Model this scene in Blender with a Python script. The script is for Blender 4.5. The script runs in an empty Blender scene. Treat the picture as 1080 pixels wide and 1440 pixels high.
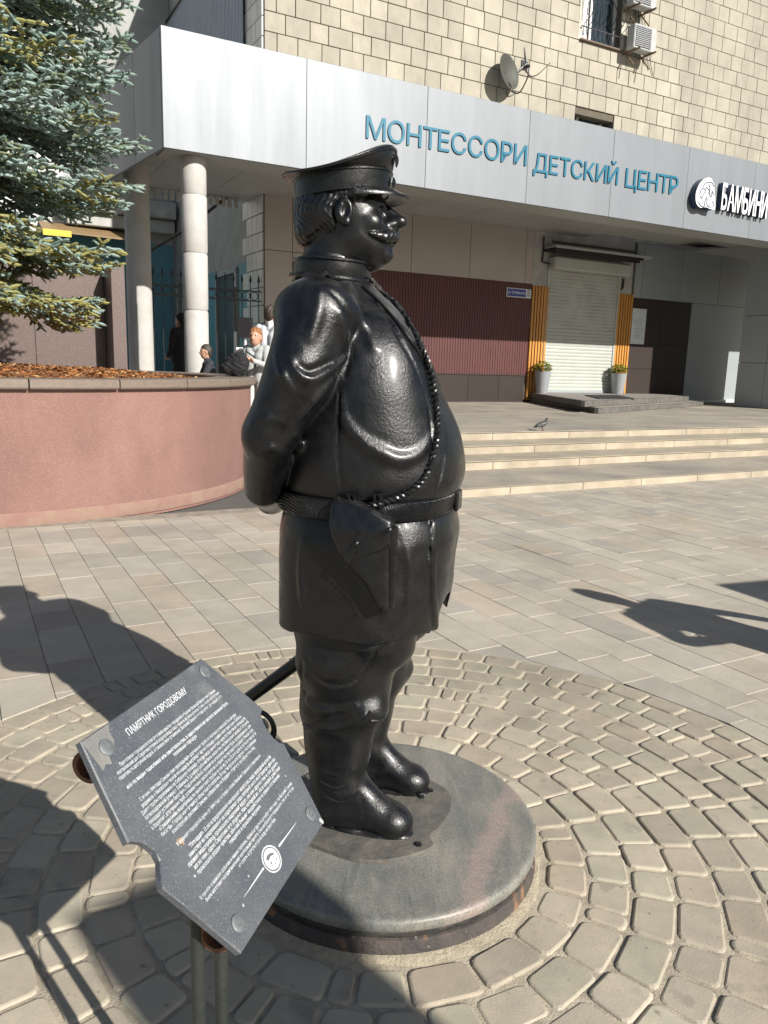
import bpy, bmesh, math, random
import numpy as np
from math import sin, cos, pi, radians, sqrt, atan2
from mathutils import Vector, Matrix

SC = bpy.context.scene
COL = SC.collection
random.seed(7)
RNG = np.random.default_rng(7)

# ---------------------------------------------------------------- camera
F_PX, HOR, ROLL, HC = 1081.0, 512.0, radians(1.6), 1.42      # focal length and horizon in photo pixels (1080 x 1440)
_p = math.atan((720 - HOR) / F_PX)
FW = np.array([0, cos(_p), -sin(_p)])
_r0 = np.array([1.0, 0, 0]); _u0 = np.cross(_r0, FW)
UPV = cos(ROLL) * _u0 - sin(ROLL) * _r0
RT = cos(ROLL) * _r0 + sin(ROLL) * _u0
CAM = np.array([0, 0, HC])
cd = bpy.data.cameras.new('camera')
cam = bpy.data.objects.new('camera', cd); COL.objects.link(cam)
cd.sensor_fit = 'HORIZONTAL'; cd.sensor_width = 36.0; cd.lens = 36.0 * F_PX / 1080.0
cd.clip_start = 0.02; cd.clip_end = 3000
M = Matrix.Identity(4)
for i in range(3):
    M[i][0] = RT[i]; M[i][1] = UPV[i]; M[i][2] = -FW[i]; M[i][3] = CAM[i]
cam.matrix_world = M
SC.camera = cam
SC.render.resolution_x, SC.render.resolution_y = 768, 1024

# ---------------------------------------------------------------- sky and sun
SUN_AZ, SUN_EL = radians(137), radians(31)                    # clockwise from +Y
w = bpy.data.worlds.new('World'); SC.world = w; w.use_nodes = True
nt = w.node_tree
sky = nt.nodes.new('ShaderNodeTexSky'); sky.sky_type = 'NISHITA'; sky.sun_disc = False
sky.sun_elevation = SUN_EL; sky.sun_rotation = SUN_AZ; sky.air_density = 1.0; sky.dust_density = 1.0
bg = nt.nodes['Background']; bg.inputs[1].default_value = 0.050
nt.links.new(sky.outputs[0], bg.inputs[0])
sl = bpy.data.lights.new('sun', 'SUN'); sl.energy = 5.0; sl.angle = radians(0.5); sl.color = (1.0, 0.955, 0.885)
so = bpy.data.objects.new('sun', sl); COL.objects.link(so)
SDIR = Vector((sin(SUN_AZ) * cos(SUN_EL), cos(SUN_AZ) * cos(SUN_EL), sin(SUN_EL)))
so.rotation_euler = SDIR.to_track_quat('Z', 'Y').to_euler()
so.location = (6, -6, 9)
SC.view_settings.view_transform = 'Standard'; SC.view_settings.look = 'None'
SC.view_settings.exposure = 0.6; SC.view_settings.gamma = 1.0
SC.view_settings.use_curve_mapping = False
try:
    SC.cycles.max_bounces = 6; SC.cycles.transparent_max_bounces = 6
except Exception:
    pass

# ---------------------------------------------------------------- pixel directions of the photograph
def ray(x, y):
    return FW + RT * ((x - 540) / F_PX) - UPV * ((y - 720) / F_PX)
def onz(x, y, z=0.0):
    d = ray(x, y); return CAM + d * ((z - HC) / d[2])
def onpl(x, y, p, n):
    d = ray(x, y); return CAM + d * (np.dot(np.asarray(p) - CAM, n) / np.dot(d, n))

# ---------------------------------------------------------------- materials
def new_mat(name):
    m = bpy.data.materials.new(name); m.use_nodes = True
    return m, m.node_tree, m.node_tree.nodes['Principled BSDF']
def _n(nt, t, **k):
    n = nt.nodes.new(t)
    for a, b in k.items():
        if a.startswith('i_'):
            n.inputs[a[2:].replace('_', ' ')].default_value = b
        else:
            setattr(n, a, b)
    return n
def mat(name, c, rough=0.7, metal=0.0, c2=None, scale=8.0, detail=6.0, bump=0.0, bscale=None, spec=0.5, rvar=0.0,
        objvar=0.0, speck=None, coat=0.0, stretch=None, lo=0.35, hi=0.65, wdirt=None, dust=None):
    """procedural surface: base colour broken up by noise, optional specks, roughness variation, relief and a shade of its own per object"""
    m, nt, b = new_mat(name)
    tc = _n(nt, 'ShaderNodeTexCoord'); vec = tc.outputs['Object']
    if stretch:
        mp = _n(nt, 'ShaderNodeMapping'); mp.inputs['Scale'].default_value = stretch
        nt.links.new(vec, mp.inputs[0]); vec = mp.outputs[0]
    oi = _n(nt, 'ShaderNodeObjectInfo')
    add = _n(nt, 'ShaderNodeVectorMath', operation='MULTIPLY_ADD'); add.inputs[1].default_value = (1, 1, 1)
    sc = _n(nt, 'ShaderNodeVectorMath', operation='SCALE'); sc.inputs[0].default_value = (37, 11, 23)
    nt.links.new(oi.outputs['Random'], sc.inputs['Scale'])
    nt.links.new(vec, add.inputs[0]); nt.links.new(sc.outputs[0], add.inputs[2]); vec = add.outputs[0]
    no = _n(nt, 'ShaderNodeTexNoise', i_Scale=scale, i_Detail=detail, i_Roughness=0.6)
    nt.links.new(vec, no.inputs['Vector'])
    cr = _n(nt, 'ShaderNodeMapRange'); cr.inputs[1].default_value = lo; cr.inputs[2].default_value = hi
    nt.links.new(no.outputs[0], cr.inputs[0])
    mx = _n(nt, 'ShaderNodeMix', data_type='RGBA')
    mx.inputs['A'].default_value = (*c, 1); mx.inputs['B'].default_value = (*(c2 or [x * 0.82 for x in c]), 1)
    nt.links.new(cr.outputs[0], mx.inputs['Factor'])
    out = mx.outputs['Result']
    if speck:
        for (sc_, col, th) in speck:
            v = _n(nt, 'ShaderNodeTexNoise', i_Scale=sc_, i_Detail=2.0)
            nt.links.new(vec, v.inputs['Vector'])
            r = _n(nt, 'ShaderNodeMapRange'); r.inputs[1].default_value = th; r.inputs[2].default_value = th + 0.06
            nt.links.new(v.outputs[0], r.inputs[0])
            m2 = _n(nt, 'ShaderNodeMix', data_type='RGBA'); m2.inputs['B'].default_value = (*col, 1)
            nt.links.new(r.outputs[0], m2.inputs['Factor']); nt.links.new(out, m2.inputs['A']); out = m2.outputs['Result']
    if objvar:
        hs = _n(nt, 'ShaderNodeHueSaturation')
        r = _n(nt, 'ShaderNodeMapRange'); r.inputs[3].default_value = 1 - objvar; r.inputs[4].default_value = 1 + objvar
        nt.links.new(oi.outputs['Random'], r.inputs[0]); nt.links.new(r.outputs[0], hs.inputs['Value'])
        nt.links.new(out, hs.inputs['Color']); out = hs.outputs[0]
    if wdirt:                                                     # grime that runs on across neighbouring pieces: (scale, darkest, lightest, stretch)
        ge = _n(nt, 'ShaderNodeNewGeometry'); mp = _n(nt, 'ShaderNodeMapping'); mp.inputs['Scale'].default_value = wdirt[3] if len(wdirt) > 3 else (1, 1, 1)
        nt.links.new(ge.outputs['Position'], mp.inputs[0])
        nd = _n(nt, 'ShaderNodeTexNoise', i_Scale=wdirt[0], i_Detail=8.0, i_Roughness=0.68); nt.links.new(mp.outputs[0], nd.inputs['Vector'])
        r = _n(nt, 'ShaderNodeMapRange'); r.inputs[1].default_value = 0.32; r.inputs[2].default_value = 0.62; r.inputs[3].default_value = wdirt[1]; r.inputs[4].default_value = wdirt[2]
        nt.links.new(nd.outputs[0], r.inputs[0])
        vm = _n(nt, 'ShaderNodeVectorMath', operation='SCALE'); nt.links.new(out, vm.inputs[0]); nt.links.new(r.outputs[0], vm.inputs['Scale']); out = vm.outputs[0]
    if dust:                                                      # fine dust settled on faces that look upwards
        ge = _n(nt, 'ShaderNodeNewGeometry'); sx_ = _n(nt, 'ShaderNodeSeparateXYZ'); nt.links.new(ge.outputs['Normal'], sx_.inputs[0])
        r = _n(nt, 'ShaderNodeMapRange'); r.inputs[1].default_value = 0.35; r.inputs[2].default_value = 1.0; nt.links.new(sx_.outputs['Z'], r.inputs[0])
        nd = _n(nt, 'ShaderNodeTexNoise', i_Scale=17.0, i_Detail=7.0, i_Roughness=0.7); nt.links.new(vec, nd.inputs['Vector'])
        r2 = _n(nt, 'ShaderNodeMapRange'); r2.inputs[1].default_value = 0.42; r2.inputs[2].default_value = 0.68; r2.inputs[4].default_value = dust; nt.links.new(nd.outputs[0], r2.inputs[0])
        mu = _n(nt, 'ShaderNodeMath', operation='MULTIPLY'); nt.links.new(r.outputs[0], mu.inputs[0]); nt.links.new(r2.outputs[0], mu.inputs[1])
        m3 = _n(nt, 'ShaderNodeMix', data_type='RGBA'); m3.inputs['B'].default_value = (0.10, 0.092, 0.08, 1); nt.links.new(mu.outputs[0], m3.inputs['Factor']); nt.links.new(out, m3.inputs['A']); out = m3.outputs['Result']
    nt.links.new(out, b.inputs['Base Color'])
    b.inputs['Roughness'].default_value = rough; b.inputs['Metallic'].default_value = metal
    b.inputs['Specular IOR Level'].default_value = spec; b.inputs['Coat Weight'].default_value = coat
    if rvar:
        r = _n(nt, 'ShaderNodeMapRange'); r.inputs[3].default_value = max(0.02, rough - rvar); r.inputs[4].default_value = min(1, rough + rvar)
        r.inputs[1].default_value = 0.3; r.inputs[2].default_value = 0.7
        nt.links.new(no.outputs[0], r.inputs[0]); nt.links.new(r.outputs[0], b.inputs['Roughness'])
    if bump:
        n2 = _n(nt, 'ShaderNodeTexNoise', i_Scale=bscale or scale * 6, i_Detail=5.0, i_Roughness=0.65)
        nt.links.new(vec, n2.inputs['Vector'])
        bp = _n(nt, 'ShaderNodeBump'); bp.inputs['Strength'].default_value = bump; bp.inputs['Distance'].default_value = 0.01
        nt.links.new(n2.outputs[0], bp.inputs['Height']); nt.links.new(bp.outputs[0], b.inputs['Normal'])
    return m

# ---------------------------------------------------------------- mesh building
class MB:
    def __init__(s):
        s.v = []; s.f = []; s.m = []
    def add(s, vs, fs, mi=0):
        o = len(s.v); s.v += [tuple(map(float, p)) for p in vs]
        s.f += [tuple(i + o for i in f) for f in fs]; s.m += [mi] * len(fs); return s
    def box(s, c, e, ax=None, mi=0, bev=0.0):
        """box with centre c, full sizes e, axes ax (rows); optional chamfer"""
        c = np.asarray(c, float); ax = np.eye(3) if ax is None else np.asarray(ax, float)
        hx, hy, hz = [k / 2 for k in e]
        if bev <= 0:
            P = [(-hx, -hy, -hz), (hx, -hy, -hz), (hx, hy, -hz), (-hx, hy, -hz), (-hx, -hy, hz), (hx, -hy, hz), (hx, hy, hz), (-hx, hy, hz)]
            Fs = [(0, 3, 2, 1), (4, 5, 6, 7), (0, 1, 5, 4), (1, 2, 6, 5), (2, 3, 7, 6), (3, 0, 4, 7)]
            return s.add([c + np.dot(p, ax) for p in P], Fs, mi)
        bm = bmesh.new(); bmesh.ops.create_cube(bm, size=1.0)
        bmesh.ops.scale(bm, vec=e, verts=bm.verts)
        bmesh.ops.bevel(bm, geom=bm.edges[:], offset=bev, segments=1, affect='EDGES')
        bm.verts.index_update()
        V = [c + np.dot(np.array(v.co), ax) for v in bm.verts]; Fs = [[v.index for v in f.verts] for f in bm.faces]
        bm.free(); return s.add(V, Fs, mi)
    def prism(s, poly, z0, z1, mi=0):
        n = len(poly)
        V = [(p[0], p[1], z0) for p in poly] + [(p[0], p[1], z1) for p in poly]
        return s.add(V, [tuple(range(n))[::-1], tuple(range(n, 2 * n))] + [(i, (i + 1) % n, n + (i + 1) % n, n + i) for i in range(n)], mi)
    def tube(s, P, r, n=8, mi=0, cap=True, closed=False):
        P = [np.asarray(p, float) for p in P]; k = len(P)
        R = [r] * k if np.isscalar(r) else list(r)
        V = []; up = None
        for i in range(k):
            t = P[(i + 1) % k] - P[i - 1] if closed else P[min(i + 1, k - 1)] - P[max(i - 1, 0)]
            t = t / (np.linalg.norm(t) + 1e-9)
            if up is None:
                up = np.array([0, 0, 1.0]) if abs(t[2]) < 0.9 else np.array([1.0, 0, 0])
            up = up - t * np.dot(up, t); up /= np.linalg.norm(up) + 1e-9
            sd = np.cross(t, up)
            V += [P[i] + R[i] * (cos(a) * up + sin(a) * sd) for a in [2 * pi * j / n for j in range(n)]]
        Fs = []
        for i in range(k if closed else k - 1):
            a, b = i * n, ((i + 1) % k) * n
            Fs += [(a + j, b + j, b + (j + 1) % n, a + (j + 1) % n) for j in range(n)]
        if cap and not closed:
            Fs += [tuple(range(n)), tuple(range((k - 1) * n, k * n))[::-1]]
        return s.add(V, Fs, mi)
    def lathe(s, prof, c=(0, 0, 0), n=24, mi=0, ax=None, cap=True):
        """profile [(r, z)] turned about z"""
        c = np.asarray(c, float); ax = np.eye(3) if ax is None else np.asarray(ax, float); V = []
        for r, z in prof:
            V += [c + np.dot((r * cos(2 * pi * j / n), r * sin(2 * pi * j / n), z), ax) for j in range(n)]
        Fs = []
        for i in range(len(prof) - 1):
            Fs += [(i * n + j, i * n + (j + 1) % n, (i + 1) * n + (j + 1) % n, (i + 1) * n + j) for j in range(n)]
        if cap:
            Fs += [tuple(range(n))[::-1], tuple(range((len(prof) - 1) * n, len(prof) * n))]
        return s.add(V, Fs, mi)
    def mesh(s, name, mats=(), smooth=False, angle=None):
        me = bpy.data.meshes.new(name); me.from_pydata(s.v, [], s.f); me.validate()
        for m in (mats if isinstance(mats, (list, tuple)) else [mats]):
            me.materials.append(m)
        if any(s.m) and len(me.polygons) == len(s.m):
            me.polygons.foreach_set('material_index', s.m)
        if smooth:
            me.polygons.foreach_set('use_smooth', [True] * len(me.polygons))
            if angle:
                try: me.set_sharp_from_angle(angle=radians(angle))
                except Exception: pass
        me.update(); return me
    def build(s, name, mats, parent=None, smooth=False, angle=40, **tags):
        return link(name, s.mesh(name, mats, smooth, angle), parent, **tags)

def link(name, me, parent=None, loc=None, rot=None, **tags):
    o = bpy.data.objects.new(name, me); COL.objects.link(o)
    if parent: o.parent = parent
    if loc is not None: o.location = loc
    if rot is not None: o.rotation_euler = rot
    for k, v in tags.items(): o[k] = v
    return o
def thing(name, label, category, loc=(0, 0, 0), group=None, rot=None):
    o = link(name, None, None, loc, rot); o['label'] = label; o['category'] = category; o.empty_display_size = 0.1
    if group: o['group'] = group
    bpy.context.view_layer.update()
    return o
def attach(o, par):
    """child keeps its place in the world"""
    o.parent = par
    o.matrix_parent_inverse = Matrix.LocRotScale(par.location, par.rotation_euler, par.scale).inverted()
    return o
def fast_mesh(name, V, Fq, mats=(), smooth=True, midx=None):
    """mesh from numpy arrays, faces all the same size"""
    V = np.asarray(V, np.float32); Fq = np.asarray(Fq, np.int32); k = Fq.shape[1]
    me = bpy.data.meshes.new(name)
    me.vertices.add(len(V)); me.vertices.foreach_set('co', V.ravel())
    me.loops.add(Fq.size); me.loops.foreach_set('vertex_index', Fq.ravel())
    me.polygons.add(len(Fq)); me.polygons.foreach_set('loop_start', np.arange(0, Fq.size, k, dtype=np.int32))
    for m in (mats if isinstance(mats, (list, tuple)) else [mats]): me.materials.append(m)
    if midx is not None: me.polygons.foreach_set('material_index', np.asarray(midx, np.int32))
    me.polygons.foreach_set('use_smooth', np.full(len(Fq), smooth))
    me.update(calc_edges=True); return me
def text_mesh(body, size=1.0, extrude=0.0, bevel=0.0, shear=0.0, align='LEFT', offset=0.0, space=1.0):
    c = bpy.data.curves.new('lettering', 'FONT'); c.body = body; c.size = size; c.extrude = extrude; c.bevel_depth = bevel
    c.shear = shear; c.align_x = align; c.offset = offset; c.space_character = space; c.resolution_u = 3
    o = bpy.data.objects.new('lettering', c); COL.objects.link(o); bpy.context.view_layer.update()
    me = bpy.data.meshes.new_from_object(o.evaluated_get(bpy.context.evaluated_depsgraph_get()))
    bpy.data.objects.remove(o); bpy.data.curves.remove(c)
    return me
def fit_mesh(me, T):
    """apply a python function to every vertex"""
    V = np.zeros(len(me.vertices) * 3, np.float32); me.vertices.foreach_get('co', V); V = V.reshape(-1, 3)
    V = np.asarray(T(V), np.float32); me.vertices.foreach_set('co', V.ravel()); me.update(); return me

# ---------------------------------------------------------------- implicit-surface sculpting
def smin(a, b, k):
    h = np.clip(0.5 + 0.5 * (b - a) / k, 0, 1); return b + (a - b) * h - k * h * (1 - h)
def smax(a, b, k): return -smin(-a, -b, k)
def ell(P, c, r, R=None):
    q = P - np.asarray(c, np.float32)
    if R is not None: q = q @ np.asarray(R, np.float32).T
    r = np.asarray(r, np.float32)
    k0 = np.sqrt(((q / r) ** 2).sum(1)); k1 = np.sqrt(((q / r ** 2) ** 2).sum(1)) + 1e-6
    return k0 * (k0 - 1) / k1
def cap(P, a, b, ra, rb=None):
    rb = ra if rb is None else rb
    a = np.asarray(a, np.float32); d = np.asarray(b, np.float32) - a; q = P - a
    h = np.clip((q @ d) / (d @ d + 1e-9), 0, 1)
    return np.sqrt(((q - h[:, None] * d) ** 2).sum(1)) - (ra + (rb - ra) * h)
def chain(P, pts, rs):
    f = None
    for i in range(len(pts) - 1):
        g = cap(P, pts[i], pts[i + 1], rs[i], rs[i + 1]); f = g if f is None else np.minimum(f, g)
    return f
def loft(P, zs, xf, xb, b, n=2.3, yc=0.0, axis_x=0.0):
    """stack of super-ellipses: front x, back x and half width given at heights zs"""
    z = P[:, 2]; F_ = np.interp(z, zs, xf); B_ = np.interp(z, zs, xb); W = np.interp(z, zs, b)
    cx = (F_ + B_) / 2; a = (F_ - B_) / 2
    u = np.abs(P[:, 0] - cx) / a; v = np.abs(P[:, 1] - yc) / W
    k = (u ** n + v ** n) ** (1.0 / n)
    s = (k - 1) * np.minimum(a, W)
    return np.maximum(s, np.maximum(zs[0] - z, z - zs[-1]))
def smooth_tab(zs, *cols, m=60):
    """smooth a coarse table along z"""
    zz = np.linspace(zs[0], zs[-1], m); out = [zz]
    for c in cols:
        v = np.interp(zz, zs, c)
        for _ in range(4): v[1:-1] = 0.25 * v[:-2] + 0.5 * v[1:-1] + 0.25 * v[2:]
        out.append(v)
    return out
def sculpt(fn, lo, hi, h):
    """surface nets of fn(P)=0; evaluated only in blocks near the surface"""
    lo = np.asarray(lo, np.float64); hi = np.asarray(hi, np.float64); B = 8
    nb = np.ceil((hi - lo) / (h * B)).astype(int); N = nb * B + 1
    g = [lo[i] + (np.arange(nb[i]) + 0.5) * B * h for i in range(3)]
    CX = np.stack(np.meshgrid(*g, indexing='ij'), -1).reshape(-1, 3).astype(np.float32)
    fc = fn(CX); near = (np.abs(fc) < h * B * 1.5)
    D = np.where(fc > 0, 1.0, -1.0).astype(np.float32).reshape(nb)
    G = np.empty(N, np.float32); G[:-1, :-1, :-1] = D.repeat(B, 0).repeat(B, 1).repeat(B, 2)
    G[-1] = 1; G[:, -1] = 1; G[:, :, -1] = 1
    idx = np.argwhere(near.reshape(nb)); off = np.stack(np.meshgrid(*[np.arange(B)] * 3, indexing='ij'), -1).reshape(-1, 3)
    for s in range(0, len(idx), 400):
        I = (idx[s:s + 400, None, :] * B + off[None]).reshape(-1, 3)
        G[I[:, 0], I[:, 1], I[:, 2]] = fn((lo + I * h).astype(np.float32))
    S = G < 0
    c = np.zeros(np.array(G.shape) - 1, np.int8)
    for a in (0, 1):
        for b in (0, 1):
            for d in (0, 1):
                c += S[a:a + c.shape[0], b:b + c.shape[1], d:d + c.shape[2]]
    act = (c > 0) & (c < 8); ids = np.argwhere(act); vid = -np.ones(c.shape, np.int64); vid[act] = np.arange(len(ids))
    acc = np.zeros((len(ids), 3)); cnt = np.zeros(len(ids))
    cor = [(a, b, d) for a in (0, 1) for b in (0, 1) for d in (0, 1)]
    for p in cor:
        for q in cor:
            if sum(abs(p[k] - q[k]) for k in range(3)) == 1 and p < q:
                v0 = G[ids[:, 0] + p[0], ids[:, 1] + p[1], ids[:, 2] + p[2]]; v1 = G[ids[:, 0] + q[0], ids[:, 1] + q[1], ids[:, 2] + q[2]]
                x = (v0 < 0) != (v1 < 0); t = np.where(x, v0 / np.where(x, v0 - v1, 1), 0)
                acc += x[:, None] * (np.array(p) + t[:, None] * (np.array(q) - np.array(p))); cnt += x
    V = lo + (ids + acc / np.maximum(cnt, 1)[:, None]) * h
    quads = []
    for ax in range(3):
        b_, c_ = [(1, 2), (2, 0), (0, 1)][ax]
        sl0 = [slice(1, -1)] * 3; sl0[ax] = slice(0, -1); sl1 = list(sl0); sl1[ax] = slice(1, None)
        s0, s1 = S[tuple(sl0)], S[tuple(sl1)]
        E = np.argwhere(s0 != s1); 
        if not len(E): continue
        fl = s0[tuple(E.T)]
        E = E.copy(); o = np.ones(3, int); o[ax] = 0; E += o
        def vv(db, dc):
            k = E.copy(); k[:, b_] -= db; k[:, c_] -= dc; return vid[k[:, 0], k[:, 1], k[:, 2]]
        q = np.stack([vv(1, 1), vv(0, 1), vv(0, 0), vv(1, 0)], 1)
        q[~fl] = q[~fl][:, ::-1]; quads.append(q)
    Q = np.concatenate(quads); Q = Q[(Q >= 0).all(1)]
    return V, Q
def relax(V, Q, it=2, lam=0.5):
    for _ in range(it):
        A = np.zeros_like(V); c = np.zeros(len(V))
        for i in range(4):
            for j in (1, 3):
                np.add.at(A, Q[:, i], V[Q[:, (i + j) % 4]]); np.add.at(c, Q[:, i], 1)
        V = V + lam * (A / np.maximum(c, 1)[:, None] - V)
    return V

def densify(P, k=6):
    P = np.asarray(P, float); n = len(P); out = []
    for i in range(n - 1):
        p0, p1, p2, p3 = P[max(i - 1, 0)], P[i], P[i + 1], P[min(i + 2, n - 1)]
        for j in range(k):
            t = j / k; out.append(0.5 * ((2 * p1) + (-p0 + p2) * t + (2 * p0 - 5 * p1 + 4 * p2 - p3) * t * t + (-p0 + 3 * p1 - 3 * p2 + p3) * t ** 3))
    out.append(P[-1]); return np.array(out)

# ================================================================ the place: facade axes, ground, steps, terrace
_d = ray(2537, 570); U = np.array([_d[0], _d[1], 0]); U /= np.linalg.norm(U)          # along the facade, to the right and away
N = np.array([U[1], -U[0], 0])                                                        # out of the facade, towards the plaza
ZU = np.array([0, 0, 1.0]); FA = np.array([U, N, ZU])                                 # box axes of the facade
TER = 0.45                                                                            # terrace level
W0 = onz(680, 565, TER)                                                               # a point at the foot of the shop wall
def fw(s, d, z): return W0 * (1, 1, 0) + U * s + N * d + ZU * z                        # facade coordinates -> world
def fpx(x, y, d=0.0):
    p = onpl(x, y, W0 + N * d, N); return (p - W0) @ U, p[2]                           # photo pixel -> (s, z) on the plane d
def fbox(mb, s0, s1, d0, d1, z0, z1, mi=0, bev=0.0):
    return mb.box(fw((s0 + s1) / 2, (d0 + d1) / 2, (z0 + z1) / 2), (abs(s1 - s0), abs(d1 - d0), abs(z1 - z0)), FA, mi, bev)
def fd(p): return float((np.asarray(p) - W0) @ N)
def fs(p): return float((np.asarray(p) - W0) @ U)
D_CURB = fd(onz(863, 685, 0)); D_LOW = fd(onz(863, 652, .08)); D_TOP = fd(onz(863, 604, TER))

M_GROUND = mat('city_asphalt', (0.10, 0.097, 0.09), rough=0.9, scale=1.5, bump=0.3, bscale=40)
M_BED = mat('sandy_joint_filling', (0.48, 0.42, 0.32), rough=0.95, c2=(0.30, 0.26, 0.20), scale=22, bump=0.5, bscale=180)
M_BED2 = mat('dusty_joint', (0.33, 0.29, 0.235), rough=0.95, c2=(0.20, 0.175, 0.145), scale=9, bump=0.4, bscale=120)
PAV = [mat('paver_grey', (0.385, 0.347, 0.285), rough=0.75, c2=(0.42, 0.38, 0.312), scale=7, bump=0.25, bscale=70, wdirt=(1.3, .80, 1.08), objvar=0.07),
       mat('paver_beige', (0.43, 0.367, 0.288), rough=0.75, c2=(0.38, 0.333, 0.267), scale=6, bump=0.25, bscale=70, wdirt=(1.3, .80, 1.08), objvar=0.08),
       mat('paver_dark_grey', (0.345, 0.32, 0.274), rough=0.72, c2=(0.385, 0.352, 0.297), scale=6, bump=0.25, bscale=70, wdirt=(1.3, .80, 1.08), objvar=0.10)]
M_COB = [mat('cobble_grey_beige', (0.395, 0.345, 0.265), rough=0.72, c2=(0.345, 0.306, 0.24), scale=16, bump=0.16, bscale=150, objvar=0.14, rvar=.08, wdirt=(2.2, .78, 1.10), speck=[(40, (0.22, 0.19, 0.145), .70), (9, (0.285, 0.255, 0.20), .66)]),
         mat('cobble_greenish', (0.348, 0.325, 0.248), rough=0.70, c2=(0.40, 0.354, 0.272), scale=14, bump=0.16, bscale=150, objvar=0.12, rvar=.08, wdirt=(2.2, .78, 1.10), speck=[(40, (0.22, 0.19, 0.145), .70), (9, (0.285, 0.255, 0.20), .66)]),
         mat('cobble_rosy', (0.39, 0.33, 0.252), rough=0.72, c2=(0.348, 0.303, 0.235), scale=14, bump=0.16, bscale=150, objvar=0.10, rvar=.08, wdirt=(2.2, .78, 1.10), speck=[(40, (0.22, 0.19, 0.145), .70), (9, (0.285, 0.255, 0.20), .66)])]

mb = MB(); mb.add([(-1500, -1500, -.06), (1500, -1500, -.06), (1500, 1500, -.06), (-1500, 1500, -.06)], [(0, 1, 2, 3)])
mb.build('ground', M_GROUND, kind='structure')

# ---- plaza of rectangular pavers
RC = 1.66                                                       # radius of the cobbled circle
CX, CY = 0.022, 2.084
mb = MB(); a = [fw(-34, D_CURB - .3, 0), fw(40, D_CURB - .3, 0), fw(40, D_CURB + 30, 0), fw(-34, D_CURB + 30, 0)]
mb.add([(p[0], p[1], -.014) for p in a], [(0, 1, 2, 3)] if 0 else [(3, 2, 1, 0)])
plaza = mb.build('plaza_paving', M_BED2, kind='structure')
def slab(poly, z, th, bev, mi, mb):
    """paving stone with an eased edge; poly counter-clockwise (x, y)"""
    poly = np.asarray(poly, float); c = poly.mean(0); n = len(poly)
    inn = c + (poly - c) * (1 - bev / max(1e-3, np.linalg.norm(poly - c, axis=1).mean()))
    Vv = [(p[0], p[1], z - th) for p in poly] + [(p[0], p[1], z - bev * .8) for p in poly] + [(p[0], p[1], z) for p in inn]
    Fs = [(k * n + i, k * n + (i + 1) % n, (k + 1) * n + (i + 1) % n, (k + 1) * n + i) for k in (0, 1) for i in range(n)] + [tuple(range(2 * n, 3 * n))]
    mb.add(Vv, Fs, mi)
def clip_half(poly, p0, nn):
    out = []
    for i in range(len(poly)):
        a, b = poly[i - 1], poly[i]; da, db = (a - p0) @ nn, (b - p0) @ nn
        if (da >= 0) != (db >= 0): out.append(a + (b - a) * (da / (da - db)))
        if db >= 0: out.append(b)
    return out
def in_view(p, mx=60):
    v = p - CAM; k = v @ FW
    if k < .2: return False
    x, y = 540 + F_PX * (v @ RT) / k, 720 - F_PX * (v @ UPV) / k
    return -mx < x < 1080 + mx and -mx < y < 1440 + mx
U2, N2 = U[:2], N[:2]
stones = []
dd0, wrow = D_CURB, .212
for r in range(-70, 75):
    s0 = r * wrow; off = RNG.uniform(0, .4); d = D_CURB - off + .02
    d = D_CURB - .02
    first = True
    while d < D_CURB + 12:
        ln = RNG.choice([.43, .43, .36, .50, .30]); 
        if first: ln = RNG.uniform(.12, .43); first = False
        g = .0012
        q = [fw(s0 + g, d + g, 0), fw(s0 + wrow - g, d + g, 0), fw(s0 + wrow - g, d + ln - g, 0), fw(s0 + g, d + ln - g, 0)]
        poly = [p[:2] for p in q][::-1]; d += ln
        c3 = np.mean(q, 0)
        if not in_view(c3, 130): continue
        rel = c3[:2] - (CX, CY); rr = np.linalg.norm(rel)
        if rr < RC + .35:
            nn = rel / rr; poly = clip_half(poly, np.array([CX, CY]) + nn * (RC + .002), nn)
            if len(poly) < 3: continue
            A_ = 0.5 * abs(sum(poly[i - 1][0] * poly[i][1] - poly[i][0] * poly[i - 1][1] for i in range(len(poly))))
            if A_ < .004: continue
        if np.linalg.norm(c3[:2] - (-4.75, 9.0)) < 2.7: continue
        stones.append((np.linalg.norm(c3 - CAM), poly, RNG.choice([0, 0, 0, 1, 2], p=[.22, .2, .2, .2, .18])))
stones.sort(key=lambda t: t[0])
def place_stones(lst, mats, parent, nm, z0, th, bev, zvar, limit, seed):
    rg = np.random.default_rng(seed); rest = MB()
    for i, (dist, poly, mi) in enumerate(lst):
        z = z0 + rg.normal(0, zvar)
        if i < limit:
            c = np.mean(poly, 0); m1 = MB(); slab([p - c for p in poly], 0, th, bev, 0, m1)
            link(nm, m1.mesh(nm, mats[mi], False), parent, (c[0], c[1], z))
        else:
            slab(poly, z, th, bev, mi, rest)
    if rest.v: rest.build(nm + '_field', mats, parent, kind='stuff')
place_stones(stones, PAV, plaza, 'paver', 0.0, .011, .0025, .0008, 300, 1)

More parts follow.
